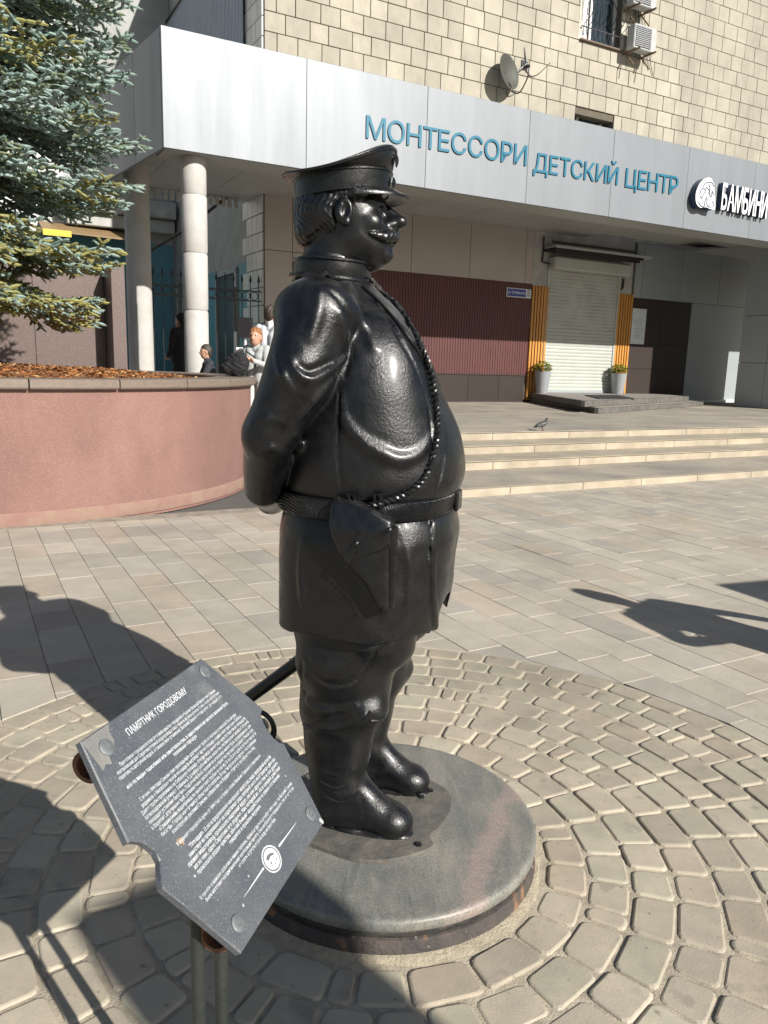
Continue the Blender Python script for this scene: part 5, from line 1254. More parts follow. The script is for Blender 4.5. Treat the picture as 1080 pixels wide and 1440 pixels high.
M_IRON_FINE.node_tree.nodes['Principled BSDF'].inputs['Coat Roughness'].default_value = 0.19
T_Z, T_F, T_B, T_W = smooth_tab(
    [.90, .93, .96, 1.0, 1.05, 1.10, 1.15, 1.2, 1.25, 1.3, 1.35, 1.40, 1.45, 1.49, 1.53],
    [.195, .208, .232, .246, .243, .231, .212, .183, .156, .130, .105, .073, .030, -.025, -.07],
    [-.215, -.222, -.236, -.242, -.246, -.248, -.250, -.252, -.254, -.255, -.254, -.249, -.237, -.222, -.20],
    [.225, .235, .252, .262, .262, .258, .250, .245, .238, .232, .222, .200, .155, .105, .07])
K_Z, K_F, K_B, K_W = smooth_tab(
    [.605, .65, .70, .78, .85, .895, .93],
    [.206, .215, .222, .226, .236, .226, .205],
    [-.240, -.241, -.242, -.242, -.241, -.234, -.222],
    [.262, .262, .261, .260, .258, .247, .235])
L_Z, L_F, L_B, L_W = smooth_tab(
    [0.03, .06, .1, .15, .2, .26, .30, .33, .36, .41, .46, .51, .55, .60, .68],
    [.03, .028, .020, .022, .036, .046, .052, .070, .084, .090, .096, .120, .150, .166, .17],
    [-.118, -.120, -.124, -.132, -.142, -.150, -.152, -.160, -.163, -.160, -.160, -.166, -.175, -.186, -.19],
    [.052, .054, .058, .064, .070, .075, .077, .088, .094, .094, .096, .102, .108, .112, .112], m=90)
SHO, MID, ELB, WRI, HND = (-.085, .232, 1.395), (-.112, .288, 1.245), (-.178, .298, 1.115), (-.252, .165, .965), (-.286, .045, .915)
def arm(P, s):
    m = lambda p: (p[0], p[1] * s, p[2])
    f = chain(P, [m(SHO), m(MID), m(ELB)], [.086, .082, .063])
    f = smin(f, chain(P, [m(ELB), m(WRI), m(HND)], [.062, .052, .040]), 0.02)
    return smin(f, ell(P, m((-.095, .205, 1.402)), (.105, .105, .082)), 0.03)
def trunk(P):
    z = P[:, 2]
    t = loft(P, T_Z, T_F, T_B, T_W, 2.25)
    # heavy chest hanging over the belly on both sides
    t = smin(t, ell(P, (.040, -.112, 1.20), (.122, .122, .205), None), 0.06)
    t = smin(t, ell(P, (.030, .115, 1.185), (.110, .105, .150), None), 0.05)
    k = loft(P, K_Z, K_F, K_B, K_W, 2.5)
    # folds of the skirt
    ang = np.arctan2(P[:, 1], P[:, 0] + .02)
    k = k + 0.004 * np.sin(ang * 7 + 1.3) * np.clip((0.86 - z) / 0.25, 0, 1)
    inner = np.maximum(loft(P, K_Z, K_F - .016, K_B + .016, K_W - .016, 2.5), z - 0.665)
    inner = np.minimum(inner, np.maximum(np.sqrt((P[:, 0] + .02) ** 2 + P[:, 1] ** 2) - .24, np.abs(z - .63) - .035))
    k = smax(k, -inner, 0.006)
    return smin(t, k, 0.012)
def legs(P):
    f = None
    for s in (-1, 1):
        y = s * .112
        g = loft(P, L_Z, L_F, L_B, L_W, 2.2, yc=y)
        g = smin(g, ell(P, (-.045, s * .165, .505), (.112, .070, .105)), 0.018)     # sagging wing of the breeches
        g = smin(g, ell(P, (.085, y, .545), (.065, .075, .05)), 0.02)
        g = smin(g, ell(P, (.030, s * .150, .385), (.065, .055, .045)), 0.025)
        b = chain(P, [(-.062, y, .055), (.03, y, .050), (.105, y, .046)], [.054, .050, .046])
        b = smin(b, ell(P, (.108, y, .042), (.060, .054, .044)), 0.015)
        b = smin(b, cap(P, (-.035, y, .150), (.055, y, .078), .050, .040), 0.03)
        b = np.maximum(b, -P[:, 2] + 0.001)
        b = np.minimum(b, np.maximum(loft(np.c_[P[:, 0], P[:, 1], np.clip(P[:, 2], .031, .6)], [.03, .7], [.17, .17], [-.122, -.122], [.056, .056], 2.4, yc=y), np.maximum(P[:, 2] - .017, .001 - P[:, 2])))
        g = smin(g, b, 0.02)
        f = g if f is None else smin(f, g, 0.012)
    return f
def body_plain(P):
    f = smin(trunk(P), legs(P), 0.004)
    for s in (-1, 1):
        f = smin(f, arm(P, s), 0.012)
    f = smin(f, ell(P, (-.295, 0.0, .905), (.035, .070, .045)), 0.02)                 # clasped hands
    f = smin(f, cap(P, (-.125, 0, 1.46), (-.125, 0, 1.54), .11, .085), 0.03)
    return f

# creases, ridges and seams of the casting, (photo pixels, radii, sign)
RIDGE = [
    ([(479, 556), (483, 584), (494, 606), (514, 625), (538, 638), (560, 646), (584, 641), (601, 624), (611, 600)], [.004, .010, .014, .016, .016, .015, .011, .007, .003], .016),
    ([(404, 500), (418, 522), (436, 533), (462, 522), (488, 500)], [.004, .012, .014, .012, .004], .010),
    ([(388, 500), (398, 528), (412, 552)], [.004, .011, .004], .010),
    ([(352, 596), (376, 588), (404, 596)], [.003, .008, .003], .010),
    ([(358, 640), (382, 630), (404, 640)], [.003, .008, .003], .010),
    ([(432, 984), (456, 1000), (500, 992)], [.004, .010, .004], .010),
    ([(448, 1106), (474, 1118), (500, 1104)], [.003, .008, .003], .008),
    ([(446, 1082), (472, 1092), (498, 1082)], [.003, .006, .003], .008),
    ([(560, 740), (575, 790), (572, 850)], [.003, .009, .003], .012),
    ([(425, 760), (423, 810), (428, 860)], [.003, .010, .005], .012),
    ([(478, 512), (462, 540), (440, 566), (420, 590)], [.004, .011, .011, .004], .010),
    ([(450, 410), (447, 440), (437, 475)], [.004, .010, .004], .018),
    ([(478, 440), (486, 470), (484, 496)], [.004, .011, .004], .018),
    ([(502, 435), (514, 462), (526, 490)], [.004, .012, .004], .018),
    ([(428, 1019), (450, 1024), (475, 1024), (498, 1017), (514, 1007)], [.009, .0105, .0105, .0105, .009], .004),
    ([(611, 735), (609, 790), (610, 840), (614, 882)], [.008, .009, .009, .010], .010),
    ([(545, 905), (520, 914), (500, 912)], [.004, .012, .004], .018),
    ([(416, 612), (420, 630), (412, 648)], [.004, .010, .004], .014),
]
GROOVE = [
    ([(500, 398), (536, 438), (566, 482), (590, 530), (604, 580), (607, 625)], [.003, .004, .005, .005, .005, .003], .004),
    ([(478, 548), (475, 600), (476, 650), (481, 692)], [.003, .004, .004, .003], .004),
    ([(626, 610), (624, 640), (620, 668), (610, 694)], [.003, .005, .005, .004], .005),
    ([(603, 726), (603, 790), (604, 840), (608, 880)], [.004, .005, .005, .005], .004),
    ([(431, 925), (440, 945), (460, 962), (487, 962), (510, 948), (528, 915)], [.004, .005, .006, .006, .005, .003], .006),
    ([(466, 410), (484, 430), (494, 460), (494, 490), (484, 530)], [.003, .005, .006, .006, .004], .008),
    ([(420, 514), (437, 522), (466, 508)], [.003, .007, .003], .012),
    ([(502, 1098), (507, 1122), (512, 1148), (500, 1160)], [.002, .003, .003, .002], .003),
    ([(424, 935), (428, 975)], [.004, .004], .012),
]
_feat = []
for pts, rr, k in RIDGE: 
    P, _ = trace(pts, body_plain, -0.35 * max(rr)); _feat.append((densify(P, 3), np.interp(np.linspace(0, 1, 3 * (len(pts) - 1) + 1), np.linspace(0, 1, len(rr)), rr), k, 1))
for pts, rr, k in GROOVE: 
    P, _ = trace(pts, body_plain, 0.001); _feat.append((densify(P, 3), np.interp(np.linspace(0, 1, 3 * (len(pts) - 1) + 1), np.linspace(0, 1, len(rr)), rr), k, -1))
def body(P):
    f = body_plain(P)
    for pts, rr, k, s in _feat:
        lo, hi = pts.min(0) - .05, pts.max(0) + .05
        m = ((P > lo) & (P < hi)).all(1)
        if m.any():
            g = chain(P[m], pts, rr)
            f[m] = smin(f[m], g, k) if s > 0 else smax(f[m], -g, k)
    # mirror of the crescent fold on the far side is out of sight; hammered unevenness everywhere
    q = P * 31.0
    f += 0.0004 * (np.sin(q[:, 0] * 1.7 + np.sin(q[:, 2])) * np.sin(q[:, 1] * 1.3 + 1.1 * np.sin(q[:, 0])) + np.sin(q[:, 2] * 1.9 + q[:, 1] * .7))
    return f
statue = thing('policeman_statue', 'black cast statue of a stout policeman in peaked cap, hands clasped behind his back', 'statue', tuple(CAM + (ST_O - CAM) * ST_K), rot=(0, 0, ST_A))
statue.scale = (ST_K,) * 3
V, Q = sculpt(body, (-.37, -.41, -.012), (.29, .41, 1.55), 0.005)
link('body', fast_mesh('body', relax(V, Q, 1, 0.4), Q, M_IRON), statue)

# ---- head
def head(P):
    x, y, z = P[:, 0], P[:, 1], P[:, 2]; Pm = np.c_[x, np.abs(y), z].astype(np.float32)
    f = ell(P, (-.110, 0, 1.685), (.113, .092, .100))
    f = smin(f, ell(P, (-.058, 0, 1.632), (.062, .078, .092)), 0.03)
    f = smin(f, ell(Pm, (-.052, .032, 1.595), (.050, .036, .044)), 0.03)
    f = smin(f, ell(P, (-.022, 0, 1.578), (.050, .048, .036)), 0.025)
    f = smin(f, ell(P, (.012, 0, 1.566), (.021, .027, .020)), 0.014)
    f = smin(f, ell(P, (-.035, 0, 1.547), (.036, .040, .020)), 0.02)
    f = smin(f, cap(P, (-.126, 0, 1.48), (-.122, 0, 1.60), .080, .080), 0.03)
    f = smin(f, ell(Pm, (-.018, .046, 1.640), (.027, .028, .026)), 0.02)
    f = smin(f, cap(Pm, (-.001, .006, 1.694), (-.020, .058, 1.690), .011, .009), 0.012)
    f = smax(f, -ell(Pm, (.012, .033, 1.673), (.018, .018, .012)), 0.008)
    f = smin(f, ell(Pm, (-.009, .033, 1.672), (.013, .014, .011)), 0.003)
    f = smin(f, cap(P, (-.006, 0, 1.690), (.046, 0, 1.653), .012, .016), 0.010)
    f = smin(f, ell(P, (.046, 0, 1.650), (.021, .018, .0150)), 0.008)
    f = smin(f, ell(Pm, (.026, .014, 1.643), (.016, .010, .010)), 0.006)
    f = smin(f, ell(P, (.020, 0, 1.650), (.032, .015, .018)), 0.010)
    f = smin(f, ell(P, (.000, 0, 1.622), (.030, .042, .030)), 0.016)
    mo = chain(Pm, [(.034, .004, 1.622), (.029, .022, 1.613), (.012, .044, 1.607), (-.010, .064, 1.610), (-.020, .074, 1.612)], [.013, .016, .014, .008, .003])
    mo += 0.0007 * np.sin(Pm[:, 1] * 620 + 260 * z)
    f = smin(f, mo, 0.004)
    f = smin(f, ell(P, (.024, 0, 1.592), (.013, .024, .007)), 0.006)
    f = smax(f, -cap(Pm, (.040, 0, 1.600), (.022, .034, 1.603), .003, .002), 0.004)
    e = ell(Pm, (-.084, .098, 1.660), (.024, .012, .033))
    e = smax(e, -ell(Pm, (-.080, .110, 1.663), (.013, .010, .019)), 0.005)
    e = smin(e, cap(Pm, (-.088, .103, 1.672), (-.090, .102, 1.648), .004, .003), 0.005)
    e = smin(e, ell(Pm, (-.076, .100, 1.632), (.010, .008, .009)), 0.006)
    f = smin(f, e, 0.006)
    h = smin(ell(P, (-.125, 0, 1.672), (.106, .106, .098)), ell(P, (-.178, 0, 1.615), (.045, .078, .042)), 0.03)
    h = smin(h, ell(Pm, (-.060, .088, 1.708), (.045, .014, .018)), 0.02)
    st = 0.0008 * np.sin(58 * np.arctan2(y, -(x + .06)) + 7 * np.sin(z * 33 + 5 * y) + 3 * np.sin(90 * z)) + 0.0008 * np.sin(150 * x + 110 * z + 5 * np.sin(45 * z) + 4 * np.sin(80 * y))
    h = smax(h + st, -ell(Pm, (-.080, .115, 1.655), (.036, .040, .044)), 0.006)
    h = np.maximum(h, x + .025 + np.clip(1.69 - z, 0, .05) * 1.6)
    return smin(f, h, 0.004)
V, Q = sculpt(head, (-.24, -.13, 1.485), (.08, .13, 1.80), 0.0024)
HPIV, HROT = Vector((-.115, 0, 1.5)), radians(9)
hd = link('head', fast_mesh('head', relax(V, Q, 1, 0.3) - np.array(HPIV), Q, M_IRON_FINE), statue, HPIV, (0, 0, HROT))

# ---- peaked cap
def oval(xb, xf, b, zb, zf, n=48, e=2.0, sag=0.0):
    out = []
    for j in range(n):
        a = 2 * pi * j / n; c, s = cos(a), sin(a)
        x = (xb + xf) / 2 + (xf - xb) / 2 * np.sign(c) * abs(c) ** (2 / e); y = b * np.sign(s) * abs(s) ** (2 / e)
        t = (x - xb) / (xf - xb); out.append((x, y, zb + (zf - zb) * t - sag * s * s))
    return np.array(out)
def skin(rings, mb, close=True, mi=0):
    n = len(rings[0]); Vv = np.concatenate(rings)
    Fs = [(i * n + j, i * n + (j + 1) % n, (i + 1) * n + (j + 1) % n, (i + 1) * n + j) for i in range(len(rings) - 1) for j in range(n)]
    if close: Fs += [tuple(range(n))[::-1], tuple(range((len(rings) - 1) * n, len(rings) * n))]
    mb.add(Vv, Fs, mi)
hat = link('cap', None, statue, HPIV, (0, 0, HROT)); hat.empty_display_size = .05; hat.delta_location = Matrix.Rotation(HROT, 3, 'Z') @ -HPIV
mb = MB(); skin([oval(-.214, .006, .100, 1.692, 1.716), oval(-.226, .018, .110, 1.694, 1.720), oval(-.231, .023, .113, 1.735, 1.766), oval(-.220, .012, .10, 1.737, 1.766)], mb)
mb.build('cap_band', M_IRON_FINE, hat, smooth=True)
mb = MB(); skin([oval(-.222, .014, .106, 1.734, 1.764), oval(-.236, .024, .117, 1.741, 1.777, sag=.004), oval(-.252, .030, .134, 1.751, 1.806, sag=.022), oval(-.257, .030, .139, 1.757, 1.822, sag=.034), oval(-.256, .028, .139, 1.762, 1.832, sag=.038), oval(-.242, .016, .128, 1.766, 1.834, sag=.036), oval(-.18, -.04, .08, 1.768, 1.812, sag=.02), oval(-.12, -.09, .02, 1.772, 1.795)], mb)
mb.build('crown', M_IRON_FINE, hat, smooth=True, angle=60)
mb = MB(); mb.tube(oval(-.259, .032, .1405, 1.757, 1.824, sag=.035), .0035, 6, closed=True); mb.tube(oval(-.231, .023, .1135, 1.738, 1.769), .0035, 6, closed=True)
mb.build('piping', M_IRON_FINE, hat, smooth=True)
mb = MB(); inner, outer, lower, inner2 = [], [], [], []
for j in range(25):
    a = radians(-74 + 148 * j / 24); c, s = cos(a), sin(a)
    ix, iy = -.104 + .120 * c, .108 * s; ox, oy = -.060 + .122 * c + .0, .118 * s * 1.0
    iz = 1.694 + (ix + .226) / .244 * .026 + .004; t = max(0, c) ** .8
    ox = ix + .052 * t; oy = iy * (1 + .05 * t); oz = iz - .004 * t - .008
    inner.append((ix, iy, iz)); outer.append((ox, oy, oz)); lower.append((ox - .002, oy, oz - .007)); inner2.append((ix, iy, iz - .008))
mid = [(0.5 * (p[0] + q[0]), 0.5 * (p[1] + q[1]), 0.5 * (p[2] + q[2]) + .006) for p, q in zip(inner, outer)]
mid2 = [(p[0], p[1], p[2] - .008) for p in mid]
rows = [inner, mid, outer, lower, mid2, inner2]
mb.add([p for r in rows for p in r], [(k * 25 + j, k * 25 + j + 1, (k + 1) * 25 + j + 1, (k + 1) * 25 + j) for k in range(5) for j in range(24)])
mb.build('visor', M_IRON_FINE, hat, smooth=True, angle=70)
for zc_, xc_, rc_ in ((1.747, .024, .013), (1.800, .030, .016)):
    mb = MB(); mb.lathe([(.002, .0), (rc_, .002), (rc_, .005), (rc_ * .6, .008), (.001, .010)], c=(xc_, 0, zc_), n=14, ax=[(0, 1, 0), (0, 0, 1), (1, 0, 0)])
    mb.build('cockade', M_IRON_FINE, hat, smooth=True)

# ---- collar, belt, shoulder straps
mb = MB(); skin([oval(-.212, -.046, .090, 1.505, 1.510), oval(-.226, -.028, .103, 1.507, 1.503), oval(-.229, -.025, .105, 1.518, 1.508), oval(-.226, -.027, .103, 1.556, 1.545), oval(-.222, -.033, .099, 1.559, 1.549), oval(-.205, -.05, .085, 1.553, 1.540)], mb)
col = mb.build('collar', M_IRON_FINE, statue, smooth=True, angle=45)
mb = MB(); mb.tube(oval(-.237, -.022, .112, 1.513, 1.494), .0065, 8, closed=True); mb.tube(oval(-.229, -.025, .106, 1.553, 1.543), .004, 6, closed=True)
mb.build('collar_cord', M_IRON_FINE, col, smooth=True)
def bodyring(z, off, n=96):
    xf, xb, b = np.interp(z, [.90, .965], [.212, .222]), np.interp(z, [.90, .965], [-.238, -.235]), np.interp(z, [.90, .965], [.252, .250])
    return oval(xb - off, xf + off, b + off, z, z, n, 2.35)
mb = MB(); skin([bodyring(.912, -.02), bodyring(.912, .008), bodyring(.916, .011), bodyring(.958, .010), bodyring(.962, .006), bodyring(.962, -.02)], mb, close=False)
M_BELT = mat('braided_belt_iron', (0.0045, 0.005, 0.006), rough=0.28, c2=(0.009, 0.0095, 0.0105), scale=60, rvar=0.1, spec=0.55)
nt_ = M_BELT.node_tree; b_ = nt_.nodes['Principled BSDF']; tc_ = nt_.nodes.new('ShaderNodeTexCoord')
wv = nt_.nodes.new('ShaderNodeTexWave'); wv.wave_type = 'BANDS'; wv.bands_direction = 'DIAGONAL'; wv.inputs['Scale'].default_value = 70; wv.inputs['Distortion'].default_value = 1.2; wv.inputs['Detail'].default_value = 1
bp_ = nt_.nodes.new('ShaderNodeBump'); bp_.inputs['Strength'].default_value = 0.7; bp_.inputs['Distance'].default_value = 0.006
nt_.links.new(tc_.outputs['Object'], wv.inputs[0]); nt_.links.new(wv.outputs[1], bp_.inputs['Height']); nt_.links.new(bp_.outputs[0], b_.inputs['Normal'])
belt = mb.build('belt', M_BELT, statue, smooth=True, angle=50)
mb = MB(); mb.box((.232, .015, .937), (.012, .060, .054), bev=.004); mb.build('buckle', M_IRON_FINE, belt)
for px_ in (493, 527):
    P, G = trace([(px_, 692), (px_, 704), (px_ + 1, 720), (px_ + 1, 730)], body_plain, .014)
    mb = MB(); mb.tube(P, .007, 8); mb.tube(P + np.array([.014, 0, 0]), .007, 8); mb.build('belt_loop', M_IRON_FINE, belt, smooth=True)
for s in (-1, 1):
    mb = MB(); a, b2 = np.array([-.115, s * .115, 1.492]), np.array([-.095, s * .268, 1.462])
    pth = densify([a, (-.105, s * .19, 1.496), b2], 5); rows = []
    for p in pth: rows.append([p + (-.028, 0, 0), p + (-.024, 0, .009), p + (.024, 0, .009), p + (.028, 0, 0)])
    mb.add([q for r in rows for q in r], [(i * 4 + j, i * 4 + j + 1, (i + 1) * 4 + j + 1, (i + 1) * 4 + j) for i in range(len(rows) - 1) for j in range(3)] + [(0, 1, 2, 3), tuple(len(rows) * 4 - 4 + k for k in (3, 2, 1, 0))])
    mb.build('shoulder_strap', M_IRON_FINE, statue, smooth=True, angle=30)

for line, rr_ in (([(427, 1018), (437, 1023), (455, 1026), (478, 1025), (498, 1018), (514, 1008), (521, 1000)], .0048), ([(521, 1013), (531, 1013), (541, 1008)], .004)):
    P, G = trace(line, body_plain, .0005); mb = MB(); mb.tube(densify(P, 5), rr_, 8); mb.build('boot_rim', M_IRON_FINE, statue, smooth=True)
for line in ([(449, 1097), (470, 1108), (492, 1103)], [(455, 1118), (476, 1128), (497, 1122), (505, 1112)]):
    P, G = trace(line, body_plain, -.003); mb = MB(); mb.tube(densify(P, 6), [.001] + [.0065] * (6 * (len(line) - 1) - 1) + [.001], 8); mb.build('ankle_crease', M_IRON, statue, smooth=True)
# ---- twisted lanyard from the collar down the chest to the holster
CORD_PX = [(519, 397), (540, 412), (556, 432), (575, 461), (590, 492), (601, 522), (608, 556), (612, 590), (611, 622), (603, 655), (586, 682), (560, 698), (535, 706), (512, 712), (496, 711), (484, 704), (473, 700)]
def outer(P): return np.minimum(body_plain(P), loft(P, [.90, .975], [.223, .233], [-.248, -.245], [.263, .261], 2.35))
P, G = trace(CORD_PX, outer, .008); P = densify(P, 14); G = densify(G, 14)
for it in range(3): P[1:-1] = .25 * P[:-2] + .5 * P[1:-1] + .25 * P[2:]
d = np.r_[0, np.cumsum(np.linalg.norm(np.diff(P, axis=0), axis=1))]; mb = MB()
for ph in (0, pi):
    S = []
    for i in range(len(P)):
        t = P[min(i + 1, len(P) - 1)] - P[max(i - 1, 0)]; t /= np.linalg.norm(t); n_ = G[i] / np.linalg.norm(G[i]); s_ = np.cross(t, n_)
        a = d[i] / .029 * 2 * pi + ph; S.append(P[i] + .0042 * (cos(a) * n_ + sin(a) * s_))
    mb.tube(S, .0047, 7)
mb.build('lanyard', M_IRON_FINE, statue, smooth=True)
# second, thinner cord along the lapel
P, G = trace([(509, 404), (530, 424), (556, 453), (580, 486), (602, 520)], outer, .004)
mb = MB(); mb.tube(densify(P, 6), .0042, 6); mb.build('cord', M_IRON_FINE, statue, smooth=True)

# ---- revolver holster on the right hip
def poly_sd(p, poly):
    poly = np.asarray(poly, np.float32); d = np.full(len(p), 1e9, np.float32); s = np.ones(len(p), np.float32); n = len(poly)
    for i in range(n):
        a, b = poly[i], poly[i - 1]; e = b - a; w_ = p - a
        t = np.clip((w_ @ e) / (e @ e), 0, 1); q = w_ - t[:, None] * e; d = np.minimum(d, (q ** 2).sum(1))
        c1 = p[:, 1] >= a[1]; c2 = p[:, 1] < b[1]; c3 = e[0] * w_[:, 1] > e[1] * w_[:, 0]
        fl = (c1 & c2 & c3) | (~c1 & ~c2 & ~c3); s = np.where(fl, -s, s)
    return s * np.sqrt(d)
HL = -.292
h2 = lambda pts: [st_lat(x, y, HL)[[0, 2]] for x, y in pts]
case_p = h2([(466, 712), (545, 738), (549, 760), (546, 858), (535, 862), (526, 846), (514, 822), (498, 804), (476, 778), (465, 752)])
flap_p = h2([(464, 704), (490, 705), (520, 716), (549, 734), (551, 768), (536, 776), (515, 782), (500, 790), (488, 786), (472, 764), (463, 735)])
def hol_y(P):                                              # bends round the hip
    return HL + np.clip(P[:, 0] - .06, 0, 1) ** 2 * 2.2 + np.clip(P[:, 2] - .90, 0, 1) * .25
def holster(P):
    q = P[:, [0, 2]]; y = P[:, 1] - hol_y(P)
    d = poly_sd(q, case_p); g = np.sqrt(np.maximum(d + .012, 0) ** 2 + np.maximum(np.abs(y - .022) - .018, 0) ** 2) + np.minimum(np.maximum(d + .012, np.abs(y - .022) - .018), 0) - .012
    d2 = poly_sd(q, flap_p); k = np.sqrt(np.maximum(d2 + .008, 0) ** 2 + np.maximum(np.abs(y - .010) - .012, 0) ** 2) + np.minimum(np.maximum(d2 + .008, np.abs(y - .010) - .012), 0) - .009
    return np.minimum(g, k)
V, Q = sculpt(holster, (-.07, -.33, .66), (.16, -.20, 1.0), 0.0035)
hol = link('holster', fast_mesh('holster', relax(V, Q, 1, .4), Q, M_IRON_FINE), statue)
bp = lambda x, y, o=-.018: np.array([st_lat(x, y, HL)[0], HL + o, st_lat(x, y, HL)[2]])
mb = MB(); mb.tube([bp(548, 742, .004) + (0.004, 0.006, 0), bp(548, 800, .006) + (.002, .012, 0), bp(546, 858, .010) + (0, .012, 0)], [.013, .012, .010], 12); mb.build('barrel_sleeve', M_IRON_FINE, hol, smooth=True)
mb = MB(); a, b2 = bp(506, 755), bp(494, 782)
mb.box((a + b2) / 2 + (0, .006, 0), (.014, .008, .085), ax=[(cos(.42), 0, -sin(.42)), (0, 1, 0), (sin(.42), 0, cos(.42))], bev=.002); mb.build('strap', M_IRON_FINE, hol)
for (x, y) in ((503, 763), (549, 744)):
    mb = MB(); mb.lathe([(.002, -.004), (.0075, -.004), (.0075, .001), (.004, .004), (.0005, .005)], c=bp(x, y, -.016), n=12, ax=[(1, 0, 0), (0, 0, 1), (0, -1, 0)]); mb.build('stud', M_IRON_FINE, hol, smooth=True)
mb = MB()
for i in range(9):
    t = i / 8; x, y = np.interp(t, [0, .4, .8, 1], [489, 508, 521, 527]), np.interp(t, [0, .4, .8, 1], [797, 818, 836, 850])
    p = bp(x, y, -.008); mb.box(p + (0, .002, 0), (.004, .004, .009), ax=[(cos(-.5), 0, -sin(-.5)), (0, 1, 0), (sin(-.5), 0, cos(-.5))])
mb.build('stitching', M_IRON_FINE, hol)

# ---- sabre hanging on the left side, pointing back and down
a, b2 = st_lat(425, 926, .27), st_lat(345, 985, .27); dirn = (b2 - a) / np.linalg.norm(b2 - a)
p0 = a - dirn * .22 + (.0, -.01, .02); p1 = b2 + dirn * .05
mb = MB(); mb.tube(densify([p0, a, b2, p1], 5), np.linspace(.024, .020, 16), 12); mb.tube([b2 + dirn * .02, b2 + dirn * .055], .024, 12)
sab = mb.build('sabre_scabbard', M_IRON_FINE, statue, smooth=True)
c = st_lat(362, 1024, .27); mb = MB()
for r_, dy in ((.066, 0), (.052, .012)):
    mb.tube([c + (r_ * cos(t), dy, r_ * sin(t)) for t in [2 * pi * k / 32 for k in range(32)]], .0062, 8, closed=True)
mb.build('scabbard_ring', M_IRON_FINE, sab, smooth=True)

# ---- cast plate the boots stand on
plate = [st_lat(x, y, 0) for x, y in []]
pp = [onz(x, y, .13 + .012) for x, y in [(400, 1178), (432, 1184), (470, 1198), (505, 1208), (545, 1208), (585, 1199), (609, 1188), (604, 1174), (618, 1162), (632, 1140), (634, 1120), (622, 1106), (600, 1094), (560, 1072), (500, 1060), (430, 1090), (400, 1130)]]
pl = [(_R @ (p - ST_O))[:2] for p in pp]; pl = densify(pl + [pl[0]], 3)[:-1]
M_PLATE = mat('worn_plinth_plate', (0.085, 0.084, 0.078), rough=0.5, c2=(0.15, 0.138, 0.115), scale=14, bump=0.4, bscale=60, rvar=.15, speck=[(9, (0.22, 0.10, 0.03), 0.66)])
mb = MB(); mb.prism(pl[::-1], 0.0006, .012); plt = mb.build('plinth_plate', M_PLATE, statue)
for (x, y) in ((588, 1188), (605, 1112), (592, 1121)):
    q = _R @ (onz(x, y, .13 + .012) - ST_O); mb = MB(); mb.lathe([(.002, .0005), (.010, .0005), (.010, .004), (.006, .006), (.001, .006)], c=(q[0], q[1], .012), n=8); mb.build('bolt', M_IRON, plt)
